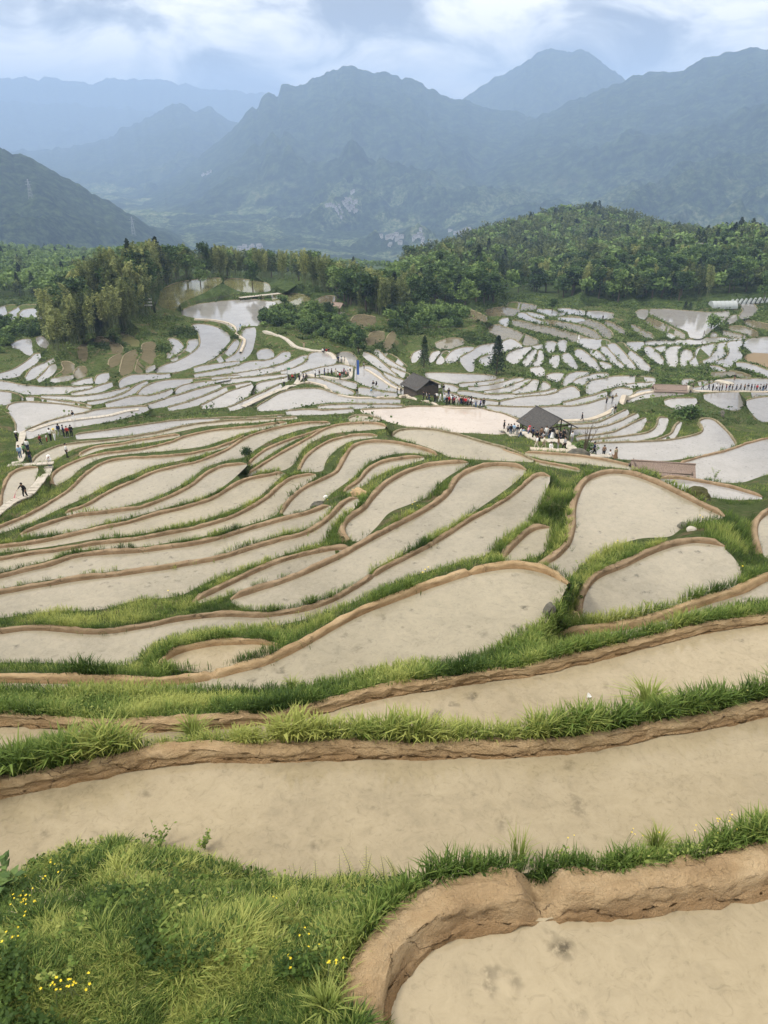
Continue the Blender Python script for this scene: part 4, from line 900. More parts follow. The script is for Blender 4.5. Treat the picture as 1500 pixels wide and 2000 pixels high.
# fringe behind each bund
for p in rims:
    t, X, O, ww, hh, L = p['rim']; my = p['my']
    if my < 560: continue
    dens = np.interp(my, [600, 800, 1000, 1200, 1480, 1850], [1.3, 3.5, 9, 24, 64, 95]); n = int(L*dens)
    if p['kind'] in ('b', 'g2') or n < 2: continue
    n = min(n, 4600)
    s = RNG.uniform(0.2, max(0.3, L-0.2), n); lay = 1.02+0.45*RNG.random(n)**1.5
    xx = np.stack([np.interp(s, t, X[:, k]) for k in range(2)], -1); oo = np.stack([np.interp(s, t, O[:, k]) for k in range(2)], -1)
    w_ = np.interp(s, t, ww); h_ = np.interp(s, t, hh)
    Pp = np.concatenate([xx+oo*(w_*lay)[:, None], (p['z']+h_*(0.75-0.9*(lay-1.02)/0.45))[:, None]], 1)
    pat = fbm(s*0.45+my, s*0+my*0.3, 3); thr = 0.26 if my > 1250 else (0.38 if my > 1100 else 0.44)
    k = (pat > thr) | (RNG.random(n) < (0.12 if my < 1250 else 1.0))
    Pp = Pp[k]; pat = pat[k]
    if len(Pp) < 2: continue
    hg = np.clip((pat-thr+0.12)*np.interp(my, [600, 1000, 1480, 1850], [1.5, 1.5, 1.3, 1.0]), 0.12, 0.50 if my < 1700 else 0.34)
    hg = hg*(0.42+0.70*fbm(s[k]*1.7+my, s[k]*0, 3)) if my > 1100 else hg
    if p['name'] == 'P2': hg = hg*np.interp(Pp[:, 0], [-5.0, -1.5, 1.0, 2.0, 4.0], [1.9, 1.45, 1.15, 1.25, 1.75])
    if my > 1250:
        Lc = np.repeat(Pp[::2], 4, 0); Lc = Lc + RNG.normal(0, 0.045, Lc.shape) + np.repeat(np.stack([0*hg[::2], 0*hg[::2], hg[::2]*RNG.uniform(0.1, 0.55, len(hg[::2]))], -1), 4, 0)
        near_parts.append(leaves(Lc, 0.026, np.clip(tn(Lc, 1.5, 0.6)-0.05, 0, 1), 0.9, 1.1))
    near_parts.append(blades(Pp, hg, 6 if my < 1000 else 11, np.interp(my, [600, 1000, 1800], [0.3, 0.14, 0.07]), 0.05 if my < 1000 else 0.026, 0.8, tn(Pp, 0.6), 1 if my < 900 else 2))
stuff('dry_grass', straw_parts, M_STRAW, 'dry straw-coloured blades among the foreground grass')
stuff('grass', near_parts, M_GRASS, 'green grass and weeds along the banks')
# mid-distance banks: coarse weeds and shrubs
S = sample_px(-60, 1560, 575, 830, 4.0, free1); S = S[(S[:, 4] < 690) | (RNG.random(len(S)) < 0.75)]; P = S[:, :3]; SB = sample_px(285, 765, 536, 600, 4.0, free1); S = np.vstack([S, SB]); P = S[:, :3]
k = ((fbm(P[:, 0]*0.10, P[:, 1]*0.10, 3) > 0.36) | (S[:, 4] > 700))
P = P[k]; big = np.interp(S[k][:, 4], [670, 720], [1.0, 0.12])*np.clip((fbm(P[:, 0]*0.09+5, P[:, 1]*0.09, 3)-0.42)*3, 0, 1)
far_parts = [blades(P, 0.2+0.45*big, 5, 0.22, 0.20, 0.7, tn(P, 0.12, 0.8), 1)]
S2 = sample_px(930, 1560, 590, 760, 7.0, free1); P_ = S2[:, :3]; P_ = P_[fbm(P_[:, 0]*0.12, P_[:, 1]*0.12, 3) > 0.42]; C = np.repeat(P_, 6, 0); C = C+RNG.normal(0, 0.26, C.shape)*[1, 1, .6]; C[:, 2] += 0.25; far_parts.append(leaves(C, 0.24, np.clip(tn(C, 0.3, 0.9)-0.05, 0, 1), 0.4, 1.3))
k = RNG.random(len(P)) < 0.55*big; C = np.repeat(P[k], 5, 0); C = C + RNG.normal(0, 0.33, C.shape); C[:, 2] += 0.4
far_parts.append(leaves(C, 0.30, tn(C, 0.12, 0.8), 0.4, 1.3))
stuff('bank_weeds', far_parts, M_GRASSD, 'rough weeds and low shrubs on the terrace banks')

# ------------------------------------------------------------------ trees
def crown_np(kind, seed, dens=1.0):
    g = np.random.default_rng(seed); C = []; sz = 0.5; asp = 1.0; tint = []
    if kind == 'bamboo':            # unit height 1
        for s_ in range(6):
            a = g.uniform(0, 6.28); lean = g.uniform(0.03, 0.20); bx, by = g.normal(0, 0.055, 2); H_ = g.uniform(0.70, 1.0); ts_ = g.normal(0, .2)
            m = int(190*dens); u = g.uniform(0.28, 1.0, m)**0.85
            rad = 0.072*np.sin(np.clip((u-0.2)/0.85, 0, 1)*np.pi)**0.7*(1.25-u*0.5)+0.008
            th = g.uniform(0, 6.28, m); rr_ = rad*np.sqrt(g.random(m))
            dr = lean*u**2.2
            c = np.stack([bx+dr*np.cos(a)+rr_*np.cos(th), by+dr*np.sin(a)+rr_*np.sin(th), H_*(u - 0.10*np.clip(u-0.8, 0, 1)*lean*20) - rr_*0.5], -1)
            C.append(c); tint.append(np.clip(0.52+ts_+g.normal(0, 0.14, m), 0, 1))
        return np.vstack(C), np.concatenate(tint), 0.030/math.sqrt(dens), 0.6
    if kind == 'broad':
        for s_ in range(13):
            a = g.uniform(0, 6.28); r_ = g.uniform(0.05, 0.30); z_ = g.uniform(0.34, 0.86); rad = g.uniform(0.10, 0.19)*(1.1-0.4*abs(z_-0.55))
            m = int(95*dens); v = g.normal(0, 1, (m, 3)); v /= np.linalg.norm(v, axis=1, keepdims=True); v *= (rad*g.uniform(0.55, 1.05, m))[:, None]
            v[:, 2] *= 0.75; c = v + [r_*math.cos(a)*(1.15-z_*0.6), r_*math.sin(a)*(1.15-z_*0.6), z_]
            C.append(c); tint.append(np.clip(0.5+g.normal(0, 0.17)+g.normal(0, 0.12, m), 0, 1))
        return np.vstack(C), np.concatenate(tint), 0.034/math.sqrt(dens), 1.2
    if kind == 'bush':
        for s_ in range(8):
            a = g.uniform(0, 6.28); r_ = g.uniform(0.0, 0.5); rad = g.uniform(0.25, 0.42)
            m = int(110*dens); v = g.normal(0, 1, (m, 3)); v /= np.linalg.norm(v, axis=1, keepdims=True); v *= (rad*g.uniform(0.6, 1.05, m))[:, None]
            c = v + [r_*math.cos(a), r_*math.sin(a), 0.42+g.uniform(-.12, .22)]
            C.append(c); tint.append(np.clip(0.5+g.normal(0, 0.17)+g.normal(0, 0.12, m), 0, 1))
        return np.vstack(C), np.concatenate(tint), 0.07/math.sqrt(dens), 1.2
    if kind == 'conifer':
        m = int(1500*dens); u = g.random(m)**0.8; lay = (np.floor(u*17)+0.5)/17
        z_ = 0.10+0.9*u; rad = (0.235*(1-u)**0.72+0.012)*g.uniform(0.35, 1.12, m)*(0.86+0.2*np.sin(lay*60))
        th = g.uniform(0, 6.28, m); c = np.stack([rad*np.cos(th), rad*np.sin(th), z_-rad*0.25+g.normal(0, 0.008, m)], -1)
        return c, np.clip(0.5+g.normal(0, 0.2, m), 0, 1), 0.026/math.sqrt(dens), 0.9
LMAT = dict(bamboo=M_BAMBOO, broad=M_BROAD, bush=M_BROAD, conifer=M_CONIF)
TNAME = dict(bamboo='bamboo', broad='broadleaf_tree', bush='shrub', conifer='conifer_tree')
PROTO = {}
def proto_tree(kind, seed):
    if (kind, seed) in PROTO: return PROTO[(kind, seed)]
    C, tint, s_, asp = crown_np(kind, seed*7+3)
    V, T, A = leaves(C, s_, tint, 0.25, asp)
    crown = mesh_np('crown', V, T, LMAT[kind], attr={'tint': ('POINT', A)})
    mb = MB(); g = random.Random(seed)
    if kind == 'bamboo':
        for k in range(7):
            a = g.uniform(0, 6.28); l = g.uniform(0.01, 0.10); bx, by = g.gauss(0, 0.045), g.gauss(0, 0.045)
            mb.tube([(bx+l*u**2.2*math.cos(a), by+l*u**2.2*math.sin(a), -0.03+u*0.9) for u in (0, .33, .66, 1)], [0.005, 0.0045, 0.003, 0.0015], 5)
    else:
        top = {'broad': 0.66, 'bush': 0.5, 'conifer': 0.95}[kind]; r0 = {'broad': 0.022, 'bush': 0.04, 'conifer': 0.016}[kind]
        mb.tube([(0, 0, -0.06), (g.uniform(-.01, .01), 0.005, top*0.4), (g.uniform(-.02, .02), g.uniform(-.02, .02), top)], [r0*1.25, r0*0.85, r0*0.2], 7)
        if kind != 'conifer':
            for k in range(7):
                a = k*0.9+g.uniform(0, 0.5); z0 = top*g.uniform(0.3, 0.7); L_ = 0.22 if kind == 'broad' else 0.35
                mb.tube([(0, 0, z0), (L_*0.5*math.cos(a), L_*0.5*math.sin(a), z0+0.11), (L_*math.cos(a), L_*math.sin(a), z0+0.2)], [r0*0.45, r0*0.3, r0*0.1], 5)
    trunk = mb.mesh('trunk', M_CULM if kind == 'bamboo' else M_BARK)
    PROTO[(kind, seed)] = (crown, trunk); return PROTO[(kind, seed)]
def plant_tree(kind, seed, loc, h, label, group=None, cat='tree', name=None, wide=1.0):
    crown, trunk = proto_tree(kind, seed)
    r = bpy.data.objects.new(name or TNAME[kind], None); link(r); r.location = loc; r.scale = (h*wide, h*wide, h)
    r.rotation_euler = (0, 0, RNG.uniform(0, 6.28)); tag(r, label, cat, group)
    for nm, me in (('crown', crown), ('trunk', trunk)):
        c = bpy.data.objects.new(nm, me); link(c); c.parent = r
    return r
def inpoly(px, py, poly):
    Q = np.array(poly, float); R = np.roll(Q, -1, 0); c = np.zeros(np.shape(px), bool)
    for (x1, y1), (x2, y2) in zip(Q, R):
        if y1 == y2: continue
        k = ((y1 <= py) & (y2 > py)) | ((y2 <= py) & (y1 > py)); c ^= k & (px < x1+(py-y1)*(x2-x1)/(y2-y1))
    return c
ZONES = [   # label, polygon of tree feet, mix, height, spacing in metres
 ('bamboo grove', [(90, 640), (120, 600), (200, 560), (262, 545), (292, 560), (292, 610), (262, 640), (200, 655), (150, 680), (112, 694), (92, 680)], dict(bamboo=.93, broad=.07), (9, 13), 3.4, 'leaning bamboo in the dark grove left of the pond'),
 ('ridge', [(255, 545), (300, 532), (420, 527), (560, 529), (640, 548), (640, 560), (560, 546), (430, 543), (350, 547), (310, 562), (290, 590), (275, 590)], dict(bamboo=.86, broad=.10, conifer=.04), (10, 13.5), 2.6, 'tall bamboo on the ridge behind the pond'),
 ('ridge right', [(620, 552), (700, 565), (760, 590), (780, 615), (752, 622), (700, 606), (650, 582), (620, 567)], dict(bamboo=.85, broad=.15), (9, 12.5), 2.7, 'yellowish bamboo on the ridge right of the pond'),
 ('hillock', [(515, 612), (560, 605), (640, 608), (690, 640), (712, 668), (700, 688), (660, 672), (600, 650), (560, 640), (530, 640), (515, 640)], dict(bush=.8, broad=.2), (2.0, 4.0), 2.4, 'bushy tree on the hillock above the sloping path'),
 ('knoll', [(760, 600), (775, 545), (850, 520), (950, 520), (985, 560), (985, 592), (900, 600), (860, 590), (800, 610)], dict(broad=.72, bamboo=.22, conifer=.06), (8, 12), 3.6, 'dark tree on the wooded knoll behind the fields'),
 ('knoll foot', [(760, 612), (830, 600), (900, 612), (905, 635), (850, 648), (790, 640), (762, 650)], dict(bush=.7, broad=.3), (3, 6), 3.2, 'rounded bushy tree at the foot of the wooded knoll'),
 ('wood', [(1000, 560), (1100, 540), (1200, 520), (1300, 515), (1420, 510), (1600, 510), (1600, 575), (1440, 572), (1330, 585), (1200, 592), (1110, 580), (1000, 572)], dict(broad=.55, bamboo=.38, conifer=.07), (9, 14), 4.2, 'tree in the wood behind the right-hand terraces'),
 ('right hill', [(1330, 500), (1400, 478), (1480, 466), (1640, 462), (1640, 512), (1400, 512)], dict(broad=.6, conifer=.4), (10, 14), 5.0, 'tree on the right-hand wooded rise'),
 ('bamboo hill', [(780, 520), (850, 500), (900, 482), (960, 461), (1020, 444), (1080, 428), (1150, 419), (1200, 425), (1260, 444), (1320, 457), (1400, 469), (1640, 476), (1640, 500), (1330, 505), (1250, 512), (1150, 525), (1040, 548), (900, 535), (800, 540)], dict(bamboo=.82, broad=.14, conifer=.04), (11, 15), 4.6, 'bamboo on the far rounded hill'),
 ('left wood', [(-60, 588), (100, 588), (130, 575), (200, 545), (240, 530), (240, 505), (180, 500), (100, 502), (-60, 506)], dict(broad=.8, bamboo=.15, conifer=.05), (8, 11), 4.6, 'tree in the wood behind the left-hand terraces'),
 ('left bushes', [(-60, 640), (40, 634), (95, 640), (85, 672), (60, 655), (20, 662), (10, 690), (-60, 690)], dict(bush=.8, broad=.2), (2.5, 5.5), 3.0, 'bush on the slope between the left-hand terraces'),
 ('left far', [(-60, 503), (150, 498), (330, 515), (480, 518), (640, 528), (760, 535), (760, 524), (640, 516), (330, 500), (-60, 487)], dict(broad=.8, conifer=.2), (9, 12), 8.0, 'tree on the spur beyond the ridge'),
]
WHERE = {'bamboo grove': 'of the grove left of the pond', 'ridge': 'of the ridge behind the pond', 'ridge right': 'of the ridge right of the pond',
 'hillock': 'of the hillock above the path', 'knoll': 'of the dark wooded knoll', 'knoll foot': 'of the knoll foot', 'wood': 'of the right-hand wood', 'right hill': 'of the right-hand rise',
 'bamboo hill': 'of the far rounded hill', 'left wood': 'of the left-hand wood', 'left bushes': 'of the left-hand slope', 'left far': 'of the spur past the ridge'}
cand = []
for zi, (zn, poly, mix, hr, sp, lab) in enumerate(ZONES):
    Q = np.array(poly); y = Q[:, 1].min()
    while y < Q[:, 1].max():
        x = Q[:, 0].min(); stepx = 8
        while x < Q[:, 0].max():
            if inpoly(np.array(x), np.array(y), poly):
                h_ = hit(x, y)
                if h_ is not None:
                    (P3, nrm, dist) = h_; ppm = F/dist; stepx = max(3.5, sp*ppm)
                    jx, jy = x+RNG.uniform(-.45, .45)*stepx, y+RNG.uniform(-.5, .5)*max(2.4, stepx*0.36)
                    r_, c_ = cell(jx, jy); h2 = hit(jx, jy)
                    if h2 is not None and LAB[r_, c_] < 0 and abs(h2[2]-dist) < dist*0.35:
                        kind = RNG.choice(list(mix), p=np.array(list(mix.values()))); hgt = RNG.uniform(*hr)*(1 if kind != 'bush' else 0.8)
                        cand.append((hgt*F/h2[2], kind, hgt, h2[0], zi))
            x += stepx
        y += max(2.4, stepx*0.36)
cand.sort(key=lambda q: -q[0])
limit = dict(bamboo=280, broad=190, bush=130, conifer=60); cnt = {k: 0 for k in limit}; rest = {k: [] for k in limit}
kname = dict(bamboo='bamboo', broad='tree', bush='bush', conifer='conifer')
for szp, kind, hgt, P3, zi in cand:
    if cnt[kind] < limit[kind]:
        cnt[kind] += 1; zn, poly = ZONES[zi][0], np.array(ZONES[zi][1], float); u_, v_ = project(P3)
        fx = (u_-max(poly[:, 0].min(), 0))/(min(poly[:, 0].max(), 1500)-max(poly[:, 0].min(), 0)); near = np.interp(u_, [0, 1500], [0, 0])
        loc_ = WHERE[zn]; hp = ('left end', 'left half', 'centre', 'right half', 'right end')[int(np.clip(fx*5, 0, 4))]
        fy = (v_-poly[:, 1].min())/(poly[:, 1].max()-poly[:, 1].min()); dp = ('rear', 'mid', 'front')[int(np.clip(fy*3, 0, 2))]
        hr = ZONES[zi][4-1]; tl = ('short', 'medium-tall', 'tall')[int(np.clip((hgt/(1 if kind != 'bush' else .8)-hr[0])/(hr[1]-hr[0])*3, 0, 2))]
        if kind == 'bush': tl = {'short': 'small', 'medium-tall': 'mid-sized', 'tall': 'large'}[tl]
        wide_ = RNG.uniform(0.9, 1.35); wn = 'slender' if wide_ < 1.05 else ('spreading' if wide_ > 1.2 else 'full')
        lab = f"{tl} {wn} {dict(bamboo='feathery bamboo', broad='leafy tree', bush='green bush', conifer='dark conifer')[kind]}, {dp} {hp} {loc_}"
        plant_tree(kind, int(RNG.integers(0, 4)), P3, hgt, lab, kname[kind]+' of the '+ZONES[zi][0], 'bamboo' if kind == 'bamboo' else ('bush' if kind == 'bush' else 'tree'), wide=wide_)
    else: rest[kind].append((P3, hgt))
for kind, L_ in rest.items():
    if not L_: continue
    parts = []
    vs = [crown_np(kind, 50+s_, 0.14) for s_ in range(5)]
    for P3, hgt in L_:
        C, tint, s_, asp = vs[RNG.integers(0, 5)]; a = RNG.uniform(0, 6.28); w_ = RNG.uniform(1.0, 1.45)
        R2 = np.array([[math.cos(a), -math.sin(a), 0], [math.sin(a), math.cos(a), 0], [0, 0, 1]])
        Cw = (C*[w_, w_, 1])@R2.T*hgt + P3; off = RNG.normal(0, 0.10)+0.9*(float(fbm(P3[0]*0.018, P3[1]*0.018, 3))-0.5)+(0.08 if kind == 'bamboo' else 0)
        parts.append(leaves(Cw, s_*hgt, np.clip(tint*0.75+0.12+off, 0, 1), 0.25, asp))
    stuff({'bamboo': 'bamboo_forest', 'broad': 'forest', 'bush': 'undergrowth', 'conifer': 'conifer_forest'}[kind], parts, LMAT[kind], {'bamboo': 'bamboo covering the far hills', 'broad': 'green forest covering the far slopes', 'bush': 'bushes on the slopes', 'conifer': 'dark conifers on the far slopes'}[kind])
print('TREES', cnt, {k: len(v) for k, v in rest.items()})
# trees one can single out
def tree_at(px, py, kind, seed, hpx, label, wide=1.0, name=None, cat='tree'):
    h_ = hit(px, py)
    if h_ is None: return None
    return plant_tree(kind, seed, h_[0], hpx*h_[2]/F/0.93, label, None, cat, name, wide)
tree_at(828, 718, 'conifer', 1, 56, 'slim dark conifer standing alone left of the larger conifer', 1.0)
tree_at(969, 733, 'conifer', 2, 70, 'large dark conical conifer standing among the bright paddies', 1.25)
tree_at(392, 562, 'broad', 1, 42, 'small thin-trunked tree on the grassy islet beside the pond', 1.0)
tree_at(494, 570, 'broad', 2, 52, 'yellow-green tree at the end of the plank footbridge', 0.9)
tree_at(345, 545, 'broad', 3, 58, 'tallest dark round-crowned tree on the bamboo ridge', 0.75)
tree_at(405, 543, 'broad', 0, 62, 'dark pointed-topped tree on the ridge above the pond', 0.7)
tree_at(1078, 612, 'broad', 2, 26, 'small light green round tree at the edge of the upper fields', 1.1)
tree_at(1389, 640, 'bush', 1, 24, 'dark round bush on the bank below the big bright pond', 1.0, 'shrub', 'bush')
tree_at(1338, 605, 'conifer', 3, 14, 'left of two small dark conifers above the bright pond', 1.6)
tree_at(1347, 605, 'conifer', 0, 13, 'right of two small dark conifers above the bright pond', 1.6)
tree_at(1490, 592, 'broad', 0, 50, 'dark tree beside the plastic tunnels at the right edge', 0.8)
tree_at(976, 575, 'conifer', 3, 60, 'dark conifer at the right end of the wooded knoll', 0.9)
tree_at(480, 893, 'bush', 2, 20, 'dark green bush on the bund in the left-hand paddies', 0.9, 'shrub', 'bush')
tree_at(1142, 884, 'bush', 3, 26, 'bushy shrub over dark boulders right of the open pavilion', 1.5, 'shrub', 'bush')
tree_at(1345, 820, 'bush', 0, 30, 'overhanging shrub on the dark rocky bank at the right', 1.2, 'shrub', 'bush')
for i, (x, y, s_) in enumerate([(556, 612, 34), (530, 628, 26), (640, 622, 30), (690, 660, 30), (700, 690, 34), (610, 612, 26)]):
    tree_at(x, y, 'broad' if i % 2 == 0 else 'bush', i % 4, s_, ['broad dark tree at the left end of the hillock', 'bush overhanging the pond shore', 'leafy tree near the top of the hillock', 'dark tree on the right flank of the hillock', 'dark tree at the right foot of the hillock', 'rounded tree on the crest of the hillock'][i], 1.3)
# ------------------------------------------------------------------ paths
def m_planks(name, a, b, sc):
    m, nt, bs = mat(name, rough=0.8, spec=0.2); P = geo_pos(nt)
    c = ramp(nt, noise(nt, sc, 6, 0.6, P), [(0.3, a), (0.7, b)]); nt.links.new(c, bs.inputs['Base Color']); bump(nt, bs, noise(nt, sc*4, 5, 0.6, P), 0.5, 0.03); return m
M_PATH = m_planks('pale_stone_slabs', (0.33, 0.30, 0.25), (0.48, 0.44, 0.375), 1.5)
M_DIRT = m_planks('trodden_dirt', (0.36, 0.31, 0.24), (0.50, 0.44, 0.355), 0.8)
def path(pts, width, m, lift=0.30, slabs=False, flat=False):
    A = cr_spline(pts, 4); W = [hit(x, y) for x, y in A]; W = np.array([h_[0] for h_ in W if h_ is not None])
    z = W[:, 2].copy(); 
    for _ in range(12): z[1:-1] = (z[:-2]+z[1:-1]*2+z[2:])/4
    if flat: z[:] = np.linspace(max(z[0], z[-1]), max(z[0], z[-1]), len(z)); W = np.array([at_z(x, y, z[0]) for x, y in A])[:len(z)]
    X = W[:, :2]; s = np.concatenate([[0], np.cumsum(np.linalg.norm(np.diff(X, axis=0), axis=1))])
    if slabs:
        n = int(s[-1]/0.62); V = []; Fs = []; mb = MB()
        for i in range(n):
            u = (i+0.5)*0.62; x = np.interp(u, s, X[:, 0]); y = np.interp(u, s, X[:, 1]); x2 = np.interp(u+.3, s, X[:, 0]); y2 = np.interp(u+.3, s, X[:, 1])
            mb.box((x, y, np.interp(u, s, z)+lift-0.05+RNG.uniform(-.008, .008)), (0.57, width*RNG.uniform(.94, 1.04), 0.12), math.atan2(y2-y, x2-x)+RNG.uniform(-.03, .03))
        return tag(obj('path', mb.mesh('path', m)), kind='structure')
    T = np.gradient(X, axis=0); T /= np.linalg.norm(T, axis=1, keepdims=True)+1e-9; O = np.stack([-T[:, 1], T[:, 0]], -1)
    prof = [(-0.75, -0.9), (-0.5, 0), (0, 0.03), (0.5, 0), (0.75, -0.9)]; n = len(X); K = 5; V = np.zeros((n, K, 3))
    for k, (a, b) in enumerate(prof):
        V[:, k, 0] = X[:, 0]+O[:, 0]*a*width; V[:, k, 1] = X[:, 1]+O[:, 1]*a*width; V[:, k, 2] = z+lift+b
    idx = np.arange(n*K).reshape(n, K); Fq = np.stack([idx[:-1, :-1], idx[:-1, 1:], idx[1:, 1:], idx[1:, :-1]], -1).reshape(-1, 4)
    return tag(obj('path', mesh_np('path', V.reshape(-1, 3), Fq, m, smooth=False)), kind='structure')
path([(-10, 1012), (25, 985), (60, 968), (80, 940), (98, 917)], 0.9, M_PATH, 0.30, True)
path([(15, 911), (60, 909), (113, 905)], 0.7, M_PATH, 0.15, True, True)
path([(30, 905), (42, 893), (38, 880), (42, 862), (50, 848), (70, 838), (110, 826), (160, 819), (215, 812), (245, 804), (275, 800)], 0.9, M_PATH, 0.12, True)
path([(475, 797), (510, 780), (545, 764), (575, 752), (588, 741), (600, 735)], 1.1, M_PATH, 0.3, True)
path([(600, 735), (630, 737), (660, 741), (682, 738), (684, 722), (672, 708), (655, 703), (650, 696), (638, 689), (600, 684), (575, 677), (560, 665), (540, 654), (515, 648)], 1.0, M_PATH, 0.3)
path([(575, 752), (600, 748), (625, 752), (650, 768), (690, 777), (740, 778), (790, 777), (830, 784), (870, 796), (945, 798)], 0.55, M_DIRT, 0.18)
path([(700, 718), (715, 722), (740, 738), (765, 755), (785, 763)], 0.55, M_DIRT, 0.18)
path([(1085, 823), (1150, 820), (1185, 808), (1205, 795), (1225, 780), (1260, 768), (1310, 764), (1380, 765), (1450, 765), (1520, 766)], 0.9, M_DIRT, 0.18)
path([(978, 842), (1000, 850), (1025, 852), (1060, 862), (1100, 868), (1130, 888), (1160, 893), (1200, 897)], 1.2, M_PATH, 0.3, True)
path([(1035, 880), (1075, 882), (1110, 884), (1160, 893)], 0.8, M_DIRT, 0.3)
path([(380, 625), (410, 626), (440, 631), (458, 640), (462, 655), (478, 666), (470, 690)], 0.6, M_DIRT, 0.4)

# ------------------------------------------------------------------ buildings
def m_roof(name, a, b, sc=6, horizontal=True):
    m, nt, bs = mat(name, rough=0.85, spec=0.2)
    tcn = nt.nodes.new('ShaderNodeTexCoord'); mp = nt.nodes.new('ShaderNodeMapping'); mp.inputs['Scale'].default_value = (1, 6, 6) if horizontal else (6, 1, 6)
    nt.links.new(tcn.outputs['Object'], mp.inputs['Vector'])
    c = ramp(nt, noise(nt, sc*0.4, 8, 0.7, mp.outputs[0]), [(0.3, a), (0.7, b)]); nt.links.new(c, bs.inputs['Base Color']); bump(nt, bs, noise(nt, sc, 6, 0.7, mp.outputs[0]), 0.9, 0.05); return m
M_ROOF = m_roof('dark_weathered_shingles', (0.035, 0.034, 0.034), (0.10, 0.095, 0.09), 5, False)
M_THATCH = m_roof('brown_thatch', (0.13, 0.095, 0.075), (0.32, 0.25, 0.21), 6)
M_WOOD = m_planks('dark_timber', (0.05, 0.04, 0.032), (0.12, 0.095, 0.075), 3)
M_PLANK = m_roof('plank_wall', (0.05, 0.04, 0.033), (0.13, 0.105, 0.085), 5, False)
M_ROCK = m_planks('dark_rock', (0.05, 0.048, 0.04), (0.16, 0.15, 0.12), 1.5)
M_MOSS = m_ground('mossy_rock', [(0.05, 0.05, 0.02), (0.10, 0.10, 0.035), (0.12, 0.11, 0.07)], (0.10, 0.09, 0.07), 0.5, 2.0)
M_WHITE = mat('white_paint', (0.75, 0.74, 0.72), 0.6)[0]
def gp(px, py):
    h_ = hit(px, py); return Vector(h_[0]), h_[2]
def gable_hut(name, label, px, py, L, Wd, eave, rise, rz, over=0.5, wall=False, roofm=M_ROOF, thick=0.14, cat='hut', ref=True):
    P, d = gp(px, py); t = thing(name, label, cat, P, rz); t.location.z = P.z + 0.1
    for s_ in (-1, 1):
        mb = MB(); hw = Wd/2+over; ll = L/2+over; zr = eave+rise; ze = eave-rise*over/(Wd/2)
        nseg = 10; V = []; Fs = []
        for i in range(nseg+1):           # slight sag along the ridge
            y = -ll+2*ll*i/nseg; sg = -0.06*math.cos(i/nseg*math.pi*2)*0.5
            for x, z in ((0.0, zr+sg), (s_*hw*0.5, (zr+ze)/2-0.05+sg), (s_*hw, ze+sg), (s_*hw, ze+sg-thick), (s_*hw*0.5, (zr+ze)/2-0.05+sg-thick), (0.0, zr+sg-thick)): V.append((x, y, z))
        for i in range(nseg):
            for k in range(6): Fs.append((i*6+k, i*6+(k+1) % 6, (i+1)*6+(k+1) % 6, (i+1)*6+k))
        Fs += [tuple(range(6)), tuple(nseg*6+k for k in range(6))[::-1]]
        mb.add(V, Fs); obj('roof', mb.mesh('roof', roofm), t)
    cap = MB(); cap.tube([(0, -L/2-over-.03, eave+rise+0.0), (0, L/2+over+.03, eave+rise+0.0)], 0.09, 6); obj('ridge_cap', cap.mesh('ridge_cap', roofm), t)
    ys = [-L/2, 0, L/2]
    for x in (-Wd/2, Wd/2):
        for y in ys: p_ = MB(); p_.tube([(x, y, -1.2), (x, y, eave-0.05)], 0.10, 6); obj('post', p_.mesh('post', M_WOOD), t)
    for y in ys:
        b_ = MB(); b_.box((0, y, eave-0.08), (Wd, 0.14, 0.16)); b_.tube([(0, y, eave), (0, y, eave+rise-thick-.02)], 0.07, 5)
        b_.tube([(-Wd/2, y, eave-.05), (0, y, eave+rise-thick-.06)], 0.06, 5); b_.tube([(Wd/2, y, eave-.05), (0, y, eave+rise-thick-.06)], 0.06, 5)
        obj('truss', b_.mesh('truss', M_WOOD), t)
    rl = MB()
    for s_ in (-1, 1): rl.box((s_*Wd/2, 0, eave-0.08), (0.13, L, 0.15))
    obj('wall_plate', rl.mesh('wall_plate', M_WOOD), t)
    if wall:
        w_ = MB(); n = int(Wd/0.28)
        for i in range(n): w_.box((-Wd/2+(i+.5)*Wd/n, -L/2-0.09, 0.55+RNG.uniform(-.03, .03)), (Wd/n-0.02, 0.05, eave*1.0+1.2-0.5))
        obj('plank_wall', w_.mesh('plank_wall', M_PLANK), t)
        w_ = MB(); n = int(L/0.28)
        for s_ in (-1, 1):
            for i in range(n): w_.box((s_*(Wd/2+0.12), -L/2+(i+.5)*L/n, 0.5), (0.05, L/n-0.02, eave+0.9-0.4))
        obj('plank_wall', w_.mesh('plank_wall', M_PLANK), t)
    else:
        f_ = MB(); f_.box((0, 0, -0.06), (Wd+0.6, L+0.6, 0.14)); obj('floor', f_.mesh('floor', M_PATH), t)
        bn = MB(); bn.box((-Wd/2+.5, 0, 0.45), (0.35, L*0.8, 0.06)); bn.box((-Wd/2+.5, -L*.3, 0.2), (0.3, 0.08, 0.45)); bn.box((-Wd/2+.5, L*.3, 0.2), (0.3, 0.08, 0.45)); obj('bench', bn.mesh('bench', M_WOOD), t)
        r2 = MB(); r2.box((0, L/2, 0.9), (Wd, 0.06, 0.08)); r2.box((0, L/2, 0.5), (Wd, 0.06, 0.08)); obj('railing', r2.mesh('railing', M_WOOD), t)
    return t
gable_hut('open_pavilion', 'open-sided pavilion with broad dark grey gabled roof sheltering visitors beside the pale pond', 1066, 850, 4.8, 5.2, 2.1, 1.45, math.radians(24), 0.75, cat='pavilion')
gable_hut('plank_shed', 'low dark shed with plank walls and grey gabled roof above the queue of visitors', 822, 768, 4.4, 5.0, 2.0, 1.35, math.radians(34), 0.6, wall=True, cat='shed')
